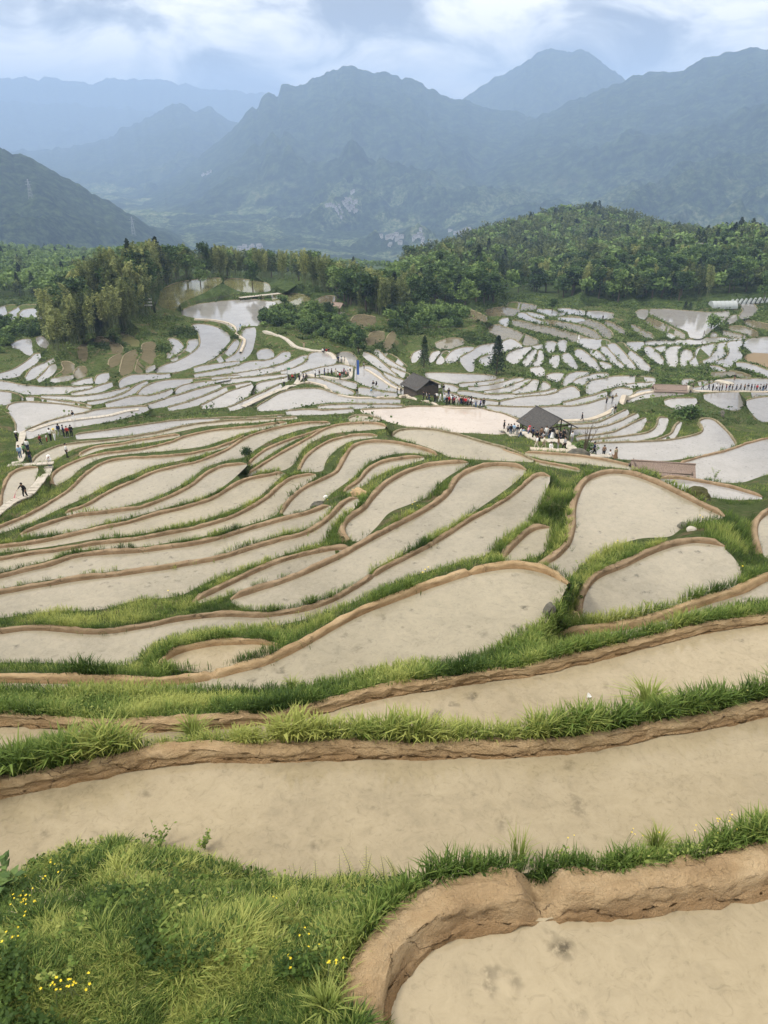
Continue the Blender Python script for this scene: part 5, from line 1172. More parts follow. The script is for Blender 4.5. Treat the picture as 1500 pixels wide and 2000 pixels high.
gable_hut('small_pavilion', 'tiny open shelter with brown roof and posts on the hillock beside the upper pond', 659, 612, 3.0, 3.0, 2.4, 0.8, math.radians(65), 0.6, roofm=M_THATCH, cat='shelter')
gable_hut('thatched_shelter', 'long low shelter with steep brown thatched roof on the bund below the large right pond', 1291, 926, 4.9, 1.7, 0.45, 0.62, math.radians(80), 0.30, roofm=M_THATCH, thick=0.22, cat='shelter')
gable_hut('thatched_shelter', 'long low thatched roof beside the dirt path in the distance at the right', 1307, 765, 6.2, 2.2, 0.6, 0.8, math.radians(84), 0.35, roofm=M_THATCH, thick=0.22, cat='shelter')

def rock(name, px, py, sx, sy, sz, label, m=M_ROCK, seed=0, cat='rock'):
    P, d = gp(px, py); g = np.random.default_rng(seed+9); import bmesh
    bm = bmesh.new(); bmesh.ops.create_icosphere(bm, subdivisions=4, radius=1.0)
    for v in bm.verts:
        c = v.co; n_ = 0.75+0.5*float(ridged(np.array(c.x*1.1+seed), np.array(c.y*1.1+c.z*1.7), 4)); v.co = Vector((c.x*sx*n_/2, c.y*sy*n_/2, max(-0.25, c.z*n_)*sz))
    me = bpy.data.meshes.new(name); bm.to_mesh(me); bm.free(); me.materials.append(m)
    o = obj(name, me, None, P); o.rotation_euler = (0, 0, seed*1.3); return tag(o, label, cat)
rock('boulder', 1362, 972, 2.1, 1.6, 0.75, 'rounded mossy brown boulder at the edge of the small pond right of centre', M_MOSS, 1)
rock('rock', 1351, 1036, 0.45, 0.35, 0.2, 'pale grey stone lying in grass beside the triangular paddy', M_PATH, 2)
rock('rock', 1334, 1029, 0.6, 0.5, 0.22, 'dark rough stone against the corner of the triangular paddy', M_ROCK, 3)
rock('boulder', 1016, 848, 2.8, 2.0, 0.8, 'big dark boulder left of the open pavilion', M_ROCK, 4)
rock('boulder', 1128, 890, 2.6, 1.6, 0.75, 'dark boulder under the shrub right of the open pavilion', M_ROCK, 5)
rock('boulder', 1102, 858, 1.6, 1.2, 1.3, 'tall dark rock just behind the right side of the pavilion', M_ROCK, 6)
rock('boulder', 1344, 812, 2.2, 1.6, 1.6, 'upright dark rock face on the green bank at the right', M_ROCK, 7)
rock('boulder', 1408, 812, 1.8, 1.2, 0.9, 'dark rock jutting above the brown pond corner at the right', M_ROCK, 8)
rock('rock', 703, 966, 1.5, 0.9, 0.4, 'brown stones between the two central paddies', M_MUD, 9)
rock('rock', 622, 988, 1.1, 0.7, 0.35, 'dark wet stones at the end of the central paddy bund', M_ROCK, 10)
rock('rock', 1073, 1198, 0.35, 0.3, 0.3, 'black stone standing in the grass at the big paddy corner', M_ROCK, 11)
rock('rock', 637, 972, 0.4, 0.3, 0.2, 'small white stone in the central grass bank', M_WHITE, 12)
rock('rock', 1120, 1205, 0.55, 0.4, 0.18, 'lump of dried mud left of the oval paddy', M_MUD, 13)
rock('boulder', 1415, 748, 4.2, 2.0, 0.5, 'flat pale boulder on the bank above the line of visitors', M_PATH, 14)

# plank footbridge over the head of the pond
P0, d0 = gp(468, 586); P1_, d1 = gp(546, 579); z0 = max(P0.z, P1_.z)+0.8; br = thing('footbridge', 'weathered plank footbridge on short posts across the head of the pond', 'footbridge', (0, 0, 0))
dvec = (P1_-P0); n = 26; mb = MB()
for i in range(n): c = P0+dvec*((i+.5)/n); mb.box((c.x, c.y, z0), (dvec.length/n*0.9, 2.0, 0.12), math.atan2(dvec.y, dvec.x))
obj('deck', mb.mesh('deck', M_PATH), br)
for i in range(8):
    for s_ in (-1, 1):
        c = P0+dvec*(i/7); nrm = Vector((-dvec.y, dvec.x, 0)).normalized()*s_*0.9; m_ = MB(); m_.tube([(c.x+nrm.x, c.y+nrm.y, z0-2.6), (c.x+nrm.x, c.y+nrm.y, z0-0.06)], 0.12, 6); obj('post', m_.mesh('post', M_WOOD), br)
# fences round the pond and on the ridge
def fence(pts, h, label):
    A = cr_spline(pts, 5); W = [hit(x, y) for x, y in A]; W = [Vector(q[0]) for q in W if q is not None]
    t = thing('fence', label, 'fence', (0, 0, 0)); r = MB(); r.tube([w_+Vector((0, 0, h*0.95)) for w_ in W], 0.05, 4); r.tube([w_+Vector((0, 0, h*0.5)) for w_ in W], 0.04, 4); obj('rail', r.mesh('rail', M_WOOD), t)
    for w_ in W: p_ = MB(); p_.tube([w_-Vector((0, 0, 0.3)), w_+Vector((0, 0, h))], 0.07, 5); obj('post', p_.mesh('post', M_WOOD), t)
fence([(384, 594), (410, 588), (440, 583), (468, 580)], 1.0, 'low wooden fence along the islet bank left of the footbridge')
fence([(318, 558), (345, 547), (375, 541)], 1.1, 'wooden fence below the bamboo on the far side of the grassy plateau')
# white gateway at the grove
P, d = gp(291, 604); g_ = thing('gateway', 'small white wooden gateway at the foot of the bamboo', 'gate', P)
for x in (-0.9, 0.9): m_ = MB(); m_.box((x, 0, 1.5), (0.22, 0.2, 3.2)); obj('post', m_.mesh('post', M_WOOD), g_)
for z in (1.2, 2.2, 3.1): m_ = MB(); m_.box((0, -0.12, z), (2.3, 0.12, 0.35)); obj('crossbar', m_.mesh('crossbar', M_WHITE), g_)
# banner pole and sign by the path
M_BLUE = mat('blue_cloth', (0.05, 0.12, 0.42), 0.7)[0]; M_GREEN = mat('green_board', (0.10, 0.25, 0.14), 0.6)[0]; M_METAL = mat('grey_metal', (0.3, 0.3, 0.31), 0.4)[0]
P, d = gp(697, 744); b_ = thing('banner_pole', 'tall pole with a narrow blue banner beside the path junction', 'banner', P)
m_ = MB(); m_.tube([(0, 0, 0), (0, 0, 4.9)], 0.06, 6); obj('pole', m_.mesh('pole', M_METAL), b_); m_ = MB(); m_.box((0.28, 0, 3.0), (0.5, 0.03, 3.2)); obj('banner', m_.mesh('banner', M_BLUE), b_)
P, d = gp(562, 742); b_ = thing('signpost', 'green and white signboard on a post above the seated visitors', 'sign', P)
m_ = MB(); m_.tube([(0, 0, 0), (0, 0, 2.6)], 0.05, 6); obj('pole', m_.mesh('pole', M_METAL), b_); m_ = MB(); m_.box((0.3, 0, 2.4), (0.7, 0.05, 0.5)); obj('board', m_.mesh('board', M_GREEN), b_)
# plastic tunnel greenhouse and the low tunnels beside it
M_PLAST = mat('greenhouse_film', (0.34, 0.37, 0.37), 0.35, 0.6)[0]; M_DARKP = mat('dark_ground_cloth', (0.03, 0.035, 0.04), 0.7)[0]
P, d = gp(1411, 601); g_ = thing('greenhouse', 'pale round-topped plastic greenhouse at the upper right edge of the terraces', 'greenhouse', P, math.radians(4))
def tunnel(w_, L_, h_, n=12): return [[(x, w_/2*math.cos(math.pi*k/n)*-1, h_*math.sin(math.pi*k/n)**0.75) for k in range(n+1)] for x in np.linspace(-L_/2, L_/2, 9)]
R_ = tunnel(4.4, 9.5, 2.5); V_ = [p for r_ in R_ for p in r_]; nn = len(R_[0]); m_ = MB()
m_.add(V_, [(i*nn+k, i*nn+k+1, (i+1)*nn+k+1, (i+1)*nn+k) for i in range(8) for k in range(nn-1)]+[tuple(range(nn)), tuple(8*nn+k for k in range(nn))]); obj('film', m_.mesh('film', M_PLAST, False), g_)
for x_ in np.linspace(-4.75, 4.75, 7): m_ = MB(); m_.tube([(x_, p[1]*1.012, p[2]*1.012+.02) for p in R_[0]], 0.05, 4); obj('hoop', m_.mesh('hoop', M_METAL), g_)
low = None
for i in range(9):
    P, d = gp(1428+i*9, 592-i*0.6); lab = f"{['first','second','third','fourth','fifth','sixth','seventh','eighth','ninth'][i]} low plastic crop tunnel counted rightwards from the greenhouse"
    if low is None:
        low = thing('crop_tunnel', lab, 'crop tunnel', P, math.radians(60), 'low crop tunnels right of the greenhouse'); Rr = tunnel(1.1, 9, 0.8, 6); V_ = [p for r_ in Rr for p in r_]; nn = 7; m_ = MB()
        m_.add(V_, [(a*nn+k, a*nn+k+1, (a+1)*nn+k+1, (a+1)*nn+k) for a in range(8) for k in range(nn-1)]+[tuple(range(nn)), tuple(8*nn+k for k in range(nn))]); obj('film', m_.mesh('film', M_PLAST), low)
        m_ = MB(); m_.box((0, 0.85, 0.05), (9, 0.5, 0.1)); obj('ground_cloth', m_.mesh('ground_cloth', M_DARKP), low)
    else: copy_tree(low, P, math.radians(60), lab, 'low crop tunnels right of the greenhouse')

# ------------------------------------------------------------------ village houses in the far valley
M_HW = mat('whitewashed_wall', (0.42, 0.41, 0.40), 0.8)[0]; M_HR = mat('grey_tile_roof', (0.17, 0.16, 0.16), 0.85)[0]; M_WIN = mat('dark_window', (0.03, 0.035, 0.04), 0.3)[0]
hs = []
for k, (L_, W_, h_) in enumerate([(10, 7, 6), (14, 7, 5), (8, 7, 8)]):
    t = thing('house', 'x', 'house', (0, 0, -500)); m_ = MB(); m_.box((0, 0, h_/2-3), (L_, W_, h_+6)); obj('wall', m_.mesh('wall', M_HW), t)
    m_ = MB(); a, b = L_/2+.6, W_/2+.7; m_.add([(-a, -b, h_-.2), (a, -b, h_-.2), (a, b, h_-.2), (-a, b, h_-.2), (-a, 0, h_+2.4), (a, 0, h_+2.4)], [(0, 1, 5, 4), (2, 3, 4, 5), (0, 4, 3), (1, 2, 5), (0, 3, 2, 1)]); obj('roof', m_.mesh('roof', M_HR), t)
    for i in range(3): m_ = MB(); m_.box((-L_/3+i*L_/3, -W_/2-.05, h_*0.6), (1.6, 0.1, 1.8)); obj('window', m_.mesh('window', M_WIN), t)
    hs.append(t)
CL = [('main far village', 'the main valley village', [(680, 405, 24, 15, 34), (660, 420, 22, 8, 16)]), ('near village', 'the nearest valley village', [(465, 490, 32, 5, 18), (503, 486, 12, 6, 8)]),
      ('right hamlet', 'the right-hand hamlet', [(770, 470, 26, 10, 16), (818, 470, 12, 8, 8)]), ('left hamlet', 'the left slope hamlet', [(405, 340, 16, 5, 7)]), ('right far hamlet', 'the high right hamlet', [(905, 455, 20, 6, 8)])]
used = 0; words = ['white-walled', 'whitewashed']
for vn, vl, blobs in CL:
    k = 0; items = []
    for (x, y, sx, sy, n) in blobs:
        for i in range(n):
            P3 = far_z(x+RNG.normal(0, sx*0.55), y+RNG.normal(0, sy*0.55))
            if P3 is not None: items.append(P3)
    for P3 in items:
        v = int(RNG.integers(0, 3)); u_, v_ = project(P3); cx0 = np.mean([project(q)[0] for q in items]); hp = 'left side' if u_ < cx0-6 else ('right side' if u_ > cx0+6 else 'centre')
        cy0 = np.mean([project(q)[1] for q in items]); vp = 'upper' if v_ < cy0 else 'lower'
        lab = f"{['two-storey white', 'long low white', 'tall narrow white'][v]} house, {vp} {hp} of {vl}"
        loc_ = (P3[0], P3[1], P3[2]+1)
        if used < 3:
            r = hs[used]; r.location = loc_; r.rotation_euler = (0, 0, RNG.uniform(-.6, .6)); tag(r, f"{['two-storey white', 'long low white', 'tall narrow white'][used]} house, {vp} {hp} of {vl}", 'house', 'houses of '+vn)
        else: copy_tree(hs[v], loc_, RNG.uniform(-.6, .6), lab, 'houses of '+vn)
        used += 1
h_ = far_z(1372, 492)
P, d = gp(1375, 512); copy_tree(hs[1], P+Vector((0, 0, 4)), 0.1, 'long white farmhouse roof showing among trees on the right-hand wooded rise', 'farmhouse in the wood', 0.75)
M_PYL = M_METAL
def pylon(px, py, h, label):
    P3 = far_z(px, py); 
    if P3 is None: return
    t = thing('power_pylon', label, 'pylon', tuple(P3)); m_ = MB()
    for sx in (-1, 1):
        for sy in (-1, 1): m_.tube([(sx*4, sy*4, -3), (sx*.7, sy*.7, h)], 0.35, 4)
    for z in np.linspace(4, h-4, 6):
        r_ = 4-3.3*z/h; m_.tube([(-r_, -r_, z), (r_, -r_, z+3)], 0.2, 4); m_.tube([(r_, -r_, z), (-r_, -r_, z+3)], 0.2, 4)
    obj('mast', m_.mesh('mast', M_PYL), t)
    for z in (h*.72, h*.86): m_ = MB(); m_.box((0, 0, z), (14, .6, .6)); obj('crossarm', m_.mesh('crossarm', M_PYL), t)
pylon(262, 462, 45, 'thin grey power pylon on the lower slope of the left mountain')
pylon(61, 388, 40, 'thin grey power pylon high on the left mountain')

# ------------------------------------------------------------------ foreground plants
def grass_clump(px, py, h, nb, label, lean=0.9, width=0.02, dry=False, name='grass_clump'):
    P, d = gp(px, py); V, T, A = blades(np.array([[0, 0, 0.0]]), np.array([h]), nb, h*0.16, width, lean, np.array([0.62]), 2)
    o = obj(name, mesh_np(name, V, T, M_STRAW if dry else M_GRASS, attr={'tint': ('POINT', A)}), None, P); return tag(o, label, 'grass clump')
grass_clump(892, 1452, 0.52, 170, 'tall fan-shaped tuft of bright grass on the bank in the centre')
grass_clump(1262, 1400, 0.75, 260, 'large arching blue-green grass clump on the bank at the right', 1.1)
grass_clump(1282, 1402, 0.30, 110, 'small straw-coloured dead tuft below the large grass clump', 1.2, 0.02, True)
grass_clump(380, 1450, 0.55, 200, 'broad grass clump on the bank left of centre')
grass_clump(195, 1480, 0.60, 240, 'dense grass clump on the bank at the left')
grass_clump(570, 1350, 0.40, 120, 'grass tuft above the thin strip paddy, left of centre')
grass_clump(205, 1830, 0.28, 60, 'arching long-bladed clump in the left of the foreground grass', 1.2)
grass_clump(305, 1860, 0.28, 70, 'arching long-bladed clump in the middle of the foreground grass', 1.2)
grass_clump(640, 1985, 0.34, 190, 'bright upright grass at the bottom beside the cracked mud bund', 0.8)
grass_clump(1280, 1672, 0.42, 190, 'bright grass tuft on the bank above the right mud bund', 0.9)
grass_clump(1010, 1690, 0.5, 90, 'thin seeding grass stems beside the spillway of the near bund', 0.7, 0.010)
def leafy_plant(px, py, h, n, leaf, label, name='leafy_plant', m=None, cat='plant', stems=4, pinn=False, cool=0.5):
    P, d = gp(px, py); g = np.random.default_rng(int(px*7+py)); h *= 1.75 if name in ('weed', 'fern') and py > 1600 else 1; leaf *= 1.25 if name == 'weed' and py > 1600 else 1; t = thing(name, label, cat, P); mb = MB(); C = []; TT = []; VV = []; idx = []; b = 0
    for k in range(stems):
        a = g.uniform(0, 6.28); l = g.uniform(0.15, 0.6)*h; top = np.array([l*math.cos(a), l*math.sin(a), h*g.uniform(0.7, 1.0)])
        pts = [np.array([0, 0, -0.03]), top*[0.35, 0.35, 0.55], top]; mb.tube([tuple(q) for q in pts], [h*0.012, h*0.009, h*0.003], 4)
        for i in range(n):
            u = g.uniform(0.25, 1.0) if not pinn else 0.15+0.85*i/n; c = top*[u**1.6, u**1.6, u]; th = g.uniform(0, 6.28) if not pinn else a+math.pi/2*(1 if i % 2 else -1)
            s_ = leaf*(1.15-0.85*u if pinn else g.uniform(0.6, 1.2)); dr = np.array([math.cos(th), math.sin(th), g.uniform(0.0, 0.6) if not pinn else 0.15]); dr /= np.linalg.norm(dr)
            sd_ = np.cross(dr, [0, 0, 1]); sd_ /= np.linalg.norm(sd_); wv = s_*(0.30 if not pinn else 0.10)
            q = [c, c+dr*s_*0.45-sd_*wv+[0, 0, s_*.08], c+dr*s_, c+dr*s_*0.45+sd_*wv+[0, 0, s_*.08]]
            VV += q; idx += [(b, b+1, b+2), (b, b+2, b+3)]; b += 4; TT += [np.clip(cool+g.normal(0, .12), 0, 1)]*4
    obj('stem', mb.mesh('stem', M_CULM), t); obj('foliage', mesh_np('foliage', np.array(VV), np.array(idx), m or M_GRASS, attr={'tint': ('POINT', TT)}), t); return t
leafy_plant(312, 1655, 0.42, 16, 0.05, 'small-leaved sapling standing up over the edge of the foreground mound', 'sapling', stems=7, cool=0.45)
leafy_plant(5, 1760, 0.55, 12, 0.15, 'broad-leaved dark green shrub cut by the left edge of the picture', 'shrub', M_BROAD, stems=8, cool=0.75)
leafy_plant(632, 1990, 0.16, 5, 0.12, 'broad blue-green leaves low at the bottom centre', stems=3, cool=0.3)
leafy_plant(75, 1700, 0.22, 6, 0.11, 'broad heart-shaped leaves at the left shoulder of the mound', stems=5, cool=0.25)
for i, (x, y) in enumerate([(715, 1725), (582, 1738), (735, 1742), (752, 1728), (775, 1722), (620, 1745), (665, 1750), (585, 1775), (690, 1722)]):
    leafy_plant(x, y, 0.26, 26, 0.075, ['light green fern frond at the left of the fern patch', 'feathery fern leftmost above the mud bund', 'fern in the middle of the fern patch', 'tall yellow-green fern in the fern patch', 'fern at the right of the fern patch', 'small fern between the two groups of ferns', 'fern left of the fern patch', 'low fern below the leftmost fern', 'fern tip at the water edge'][i], 'fern', stems=2, pinn=True, cool=0.95)
for i, (x, y) in enumerate([(275, 1770), (365, 1785), (455, 1785), (505, 1800), (530, 1820), (440, 1880), (150, 1840), (480, 1890), (700, 1800), (120, 1930), (640, 1880), (330, 1700), (400, 1660), (1100, 1690), (1200, 1700), (1060, 1730), (945, 1745), (830, 1750), (1420, 1690)]):
    leafy_plant(x, y, 0.16, 13, 0.045, ['bright-tipped weed at the left of the row of weeds', 'bright-tipped weed left of the centre of the mound', 'pale-topped weed in the centre of the mound', 'weed just right of the pale-topped weed', 'yellow-green weed right of the mound centre', 'star-topped weed low in the mound', 'weed left of the long-bladed clumps', 'star-topped weed right of the low star-topped one', 'leafy weed above the cracked mud bund', 'weed in the lower left corner', 'weed beside the bend of the mud bund', 'weed near the bare patch on the mound', 'weed near the crest of the mound', 'leafy weed above the right mud bund', 'leafy weed on the right bank', 'dark weed in the spillway', 'low weed above the bund end', 'low weed left of the bund end', 'weed at the far right bank'][i], 'weed', stems=6, cool=0.58, cat='weed')
leafy_plant(1135, 1120, 0.7, 14, 0.09, 'bushy weed at the junction of the paddy bunds', 'weed', stems=7, cool=0.55, cat='weed')
leafy_plant(1262, 1190, 0.5, 14, 0.07, 'leafy weed at the edge of the oval paddy', 'weed', stems=6, cool=0.7, cat='weed')
leafy_plant(1395, 938, 1.4, 14, 0.22, 'slender sapling on the bund beside the thatched shelter', 'sapling', stems=4, cool=0.5)
# bare shrub by the pavilion
P, d = gp(1138, 888); g = random.Random(4); t_ = thing('bare_shrub', 'leafless grey shrub with thin upright branches right of the pavilion', 'shrub', P)
for k in range(9):
    a = g.uniform(0, 6.28); l = g.uniform(.6, 1.8); h0 = g.uniform(2.4, 4.4); m_ = MB(); tp = Vector((l*math.cos(a), l*math.sin(a)*.5, h0)); m_.tube([(0, 0, 0), tuple(tp*0.5+Vector((0.1, 0, .2))), tuple(tp)], [.06, .04, .015], 4)
    for j in range(4): s0 = tp*g.uniform(.4, .9); m_.tube([tuple(s0), tuple(s0+Vector((g.uniform(-.6, .6), g.uniform(-.3, .3), g.uniform(.2, .6))))], [.02, .008], 3)
    obj('branch', m_.mesh('branch', M_BARK), t_)
# buttercups
M_YEL = mat('yellow_petals', (0.80, 0.62, 0.03), 0.6)[0]
fl = None; RF = random.Random(11)
def fmesh():
    m_ = MB()
    for k in range(5):
        a = k*1.2566; c, s_ = math.cos(a), math.sin(a); c2, s2 = math.cos(a+.5), math.sin(a+.5); c3, s3 = math.cos(a-.5), math.sin(a-.5)
        m_.add([(0, 0, 0), (.009*c3, .009*s3, .003), (.015*c, .015*s_, .006), (.009*c2, .009*s2, .003)], [(0, 1, 2, 3)])
    return m_.mesh('petals', M_YEL)
stm = MB(); stm.tube([(0, 0, -.22), (0.008, 0, -.1), (0, 0, 0)], .0022, 4); stm = stm.mesh('stem', M_CULM)
pet = fmesh()
FP = [(60, 1785, 26, 34, 22), (110, 1730, 16, 20, 7), (30, 1860, 20, 22, 8), (140, 1960, 34, 14, 20), (600, 1875, 20, 20, 5), (655, 1912, 14, 8, 6), (1415, 1640, 40, 22, 18), (1240, 1660, 30, 20, 6), (530, 1780, 20, 14, 4), (1110, 1665, 5, 3, 2), (575, 1915, 10, 20, 3)]
zones_f = ['dense yellow patch at the left edge of the foreground', 'yellow group above the left-edge patch', 'lower left edge of the foreground', 'yellow patch at the bottom left', 'grass right of the long-bladed clumps', 'grass beside the mud bund bend', 'bank at the far right', 'bank above the right mud bund', 'middle of the mound by the weeds', 'bank near the spillway', 'grass left of the mud bund bend']
for (x, y, sx, sy, n), zn in zip(FP, zones_f):
    for i in range(n):
        h_ = hit(x+RF.gauss(0, sx*.6), y+RF.gauss(0, sy*.6))
        if h_ is None: continue
        r = bpy.data.objects.new('yellow_flower', None); link(r); r.location = tuple(h_[0]+[0, 0, RF.uniform(.20, .32)]); r.rotation_euler = (RF.uniform(-.4, .6), RF.uniform(-.4, .4), RF.uniform(0, 6)); sc_ = RF.uniform(.7, 1.05); r.scale = (sc_,)*3
        tag(r, 'small yellow flower, '+zn, 'flower', 'yellow flowers, '+zn)
        for nm, me in (('petals', pet), ('stem', stm)): c = bpy.data.objects.new(nm, me); link(c); c.parent = r
for i, (x, y) in enumerate([(585, 875), (583, 870), (590, 880), (640, 985), (810, 990), (805, 995), (815, 998), (830, 1125), (836, 1120), (825, 1132), (1370, 1022), (1365, 1018), (1204, 1068), (1200, 1073), (1447, 1120), (1118, 1172), (330, 1165)]):
    h_ = hit(x, y)
    if h_ is None: continue
    r = bpy.data.objects.new('yellow_flower', None); link(r); r.location = tuple(h_[0]+[0, 0, .35]); r.scale = (3.2,)*3; tag(r, 'yellow flower head in the grass of a bund among the middle paddies', 'flower', 'yellow flowers among the middle paddies')
    for nm, me in (('petals', pet), ('stem', stm)): c = bpy.data.objects.new(nm, me); link(c); c.parent = r
# white scrap on the strip paddy
h_ = hit(1150, 1363); m_ = MB(); m_.add([(-.05, -.02, .03), (.0, -.05, .05), (.06, .0, .03), (.0, .05, .09), (-.03, .02, .12)], [(0, 1, 2, 3), (0, 3, 4), (0, 1, 4)])
tag(obj('paper_scrap', m_.mesh('paper_scrap', M_WHITE), None, tuple(h_[0])), 'tiny crumpled white scrap lying on the brown strip paddy at the right', 'litter')
# ------------------------------------------------------------------ people: skinned bodies in a few poses, clothes and hair over them
def skin_mesh(name, verts, edges, radii, root, m, sub=1):
    me = bpy.data.meshes.new(name); me.from_pydata(verts, edges, []); o = bpy.data.objects.new(name, me); link(o)
    o.modifiers.new('s', 'SKIN'); sm = o.modifiers.new('u', 'SUBSURF'); sm.levels = sub; sm.render_levels = sub
    for i, r in enumerate(radii): me.skin_vertices[0].data[i].radius = (r, r) if not isinstance(r, tuple) else r; me.skin_vertices[0].data[i].use_root = (i == root)
    dg = bpy.context.evaluated_depsgraph_get(); ev = o.evaluated_get(dg); out_ = bpy.data.meshes.new_from_object(ev, depsgraph=dg)
    bpy.data.objects.remove(o); bpy.data.meshes.remove(me); out_.name = name; out_.materials.clear(); out_.materials.append(m)
    out_.polygons.foreach_set('use_smooth', [True]*len(out_.polygons)); return out_
M_SKIN = mat('skin', (0.45, 0.27, 0.18), 0.6)[0]
def pose_joints(pose):
    J = dict(pel=(0, 0, .92), waist=(0, 0, 1.06), chest=(0, 0, 1.28), neck=(0, 0, 1.44), head=(0, -.015, 1.57), crown=(0, 0, 1.66),
             shL=(-.17, 0, 1.38), shR=(.17, 0, 1.38), elL=(-.23, .02, 1.12), elR=(.23, .02, 1.12), waL=(-.22, -.06, .89), waR=(.22, -.06, .89),
             hiL=(-.09, 0, .88), hiR=(.09, 0, .88), knL=(-.10, -.02, .48), knR=(.10, -.02, .48), anL=(-.10, .02, .09), anR=(.10, .02, .09), toL=(-.11, -.14, .04), toR=(.11, -.14, .04))
    if pose == 'walk':
        J.update(knL=(-.09, -.20, .50), anL=(-.10, -.26, .10), toL=(-.10, -.42, .08), knR=(.09, .02, .49), anR=(.10, .30, .16), toR=(.10, .20, .05), elL=(-.24, .12, 1.13), waL=(-.22, .16, .92), elR=(.24, -.08, 1.13), waR=(.20, -.24, .97))
    if pose == 'photo':
        J.update(elL=(-.20, -.20, 1.20), waL=(-.07, -.28, 1.42), elR=(.20, -.20, 1.20), waR=(.07, -.28, 1.42))
    if pose == 'sit':
        J = {k: (x, y, z-.50) for k, (x, y, z) in J.items()}
        J.update(knL=(-.12, -.40, .46), knR=(.12, -.40, .46), anL=(-.12, -.42, .08), anR=(.12, -.42, .08), toL=(-.12, -.58, .04), toR=(.12, -.58, .04), waL=(-.14, -.32, .52), waR=(.14, -.32, .52), elL=(-.24, -.06, .64), elR=(.24, -.06, .64))
    if pose == 'lean':
        J.update(chest=(0, -.10, 1.26), neck=(0, -.16, 1.40), head=(0, -.20, 1.52), crown=(0, -.20, 1.61), shL=(-.17, -.12, 1.34), shR=(.17, -.12, 1.34), elL=(-.30, -.22, 1.16), waL=(-.40, -.34, .98), elR=(.24, -.02, 1.12), waR=(.24, -.12, .90), knL=(-.10, -.12, .49), anL=(-.11, -.10, .09), toL=(-.12, -.26, .04), knR=(.10, .04, .48), anR=(.11, .20, .10), toR=(.11, .06, .04))
    return J
def body_parts(pose):
    J = pose_joints(pose); V = Vector
    names = list(J); ix = {n: i for i, n in enumerate(names)}; vs = [J[n] for n in names]
    E = [('pel', 'waist'), ('waist', 'chest'), ('chest', 'neck'), ('neck', 'head'), ('head', 'crown'), ('chest', 'shL'), ('chest', 'shR'), ('shL', 'elL'), ('elL', 'waL'), ('shR', 'elR'), ('elR', 'waR'),
         ('pel', 'hiL'), ('pel', 'hiR'), ('hiL', 'knL'), ('knL', 'anL'), ('anL', 'toL'), ('hiR', 'knR'), ('knR', 'anR'), ('anR', 'toR')]
    rad = dict(pel=.12, waist=.105, chest=.125, neck=.05, head=.092, crown=.06, shL=.055, shR=.055, elL=.038, elR=.038, waL=.026, waR=.026, hiL=.085, hiR=.085, knL=.055, knR=.055, anL=.036, anR=.036, toL=.03, toR=.03)
    vs2 = list(vs); E2 = [(ix[a], ix[b]) for a, b in E]; R = [rad[n] for n in names]
    body = skin_mesh('body', vs2, E2, R, 0, M_SKIN, 1)
    # palms, four fingers and a thumb, nose and ears, added to the same mesh
    mb = MB()
    for s_ in 'LR':
        w_ = V(J['wa'+s_]); e_ = V(J['el'+s_]); d = (w_-e_).normalized(); side = d.cross(V((1 if s_ == 'L' else -1, 0.2, 0))).normalized()
        mb.tube([w_-d*.02, w_+d*.05, w_+d*.085], [.02, .032, .026], 6)
        for k, L_ in enumerate((.062, .072, .068, .052)):
            o_ = side*((k-1.5)*.017); c_ = d.cross(side)*.02; mb.tube([w_+d*.075+o_, w_+d*(.075+L_*.55)+o_*1.15+c_*.3, w_+d*(.075+L_)+o_*1.2+c_], [.009, .008, .006], 4)
        mb.tube([w_+d*.03+side*-.028, w_+d*.06+side*-.052, w_+d*.09+side*-.055], [.011, .010, .007], 4)
    h_ = V(J['head']); mb.tube([h_+V((0, -.085, .03)), h_+V((0, -.115, -.012)), h_+V((0, -.09, -.02))], [.008, .016, .006], 5)
    for sx in (-1, 1): mb.tube([h_+V((sx*.088, 0, .02)), h_+V((sx*.1, .015, .0)), h_+V((sx*.088, 0, -.03))], [.01, .018, .008], 5)
    extra = mb.mesh('x', M_SKIN)
    import bmesh
    bm = bmesh.new(); bm.from_mesh(body); bm.from_mesh(extra); bm.to_mesh(body); bm.free()
    # shirt, trousers, shoes, hair
    def sub(ns, es, rr, root):
        i2 = {n: i for i, n in enumerate(ns)}; return [J[n] for n in ns], [(i2[a], i2[b]) for a, b in es], rr, root
    hem = tuple(V(J['pel'])*0.4+V(J['waist'])*0.6); J['hem'] = hem; J['cuL'] = tuple(V(J['elL'])*.3+V(J['waL'])*.7); J['cuR'] = tuple(V(J['elR'])*.3+V(J['waR'])*.7); J['col'] = tuple(V(J['chest'])*.15+V(J['neck'])*.85)
    a = sub(['pel', 'waist', 'chest', 'col', 'shL', 'shR', 'elL', 'elR', 'cuL', 'cuR'], [('pel', 'waist'), ('waist', 'chest'), ('chest', 'col'), ('chest', 'shL'), ('chest', 'shR'), ('shL', 'elL'), ('shR', 'elR'), ('elL', 'cuL'), ('elR', 'cuR')], [.145, .138, .155, .062, .078, .078, .058, .058, .046, .046], 0)
    shirt = lambda m, nm='shirt': skin_mesh(nm, *a, m, 1)
    b = sub(['pel', 'hiL', 'hiR', 'knL', 'knR', 'anL', 'anR'], [('pel', 'hiL'), ('pel', 'hiR'), ('hiL', 'knL'), ('hiR', 'knR'), ('knL', 'anL'), ('knR', 'anR')], [.135, .105, .105, .075, .075, .058, .058], 0)
    trousers = lambda m: skin_mesh('trousers', *b, m, 1)
    skirt_mb = MB(); p_ = V(J['pel']); skirt_mb.tube([p_+V((0, 0, .12)), p_+V((0, -.02, -.15)), p_+V((0, -.03, -.5 if pose != 'sit' else -.3)), p_+V((0, -.03, -.68 if pose != 'sit' else -.38))], [.13, .19, .26, .30], 12)
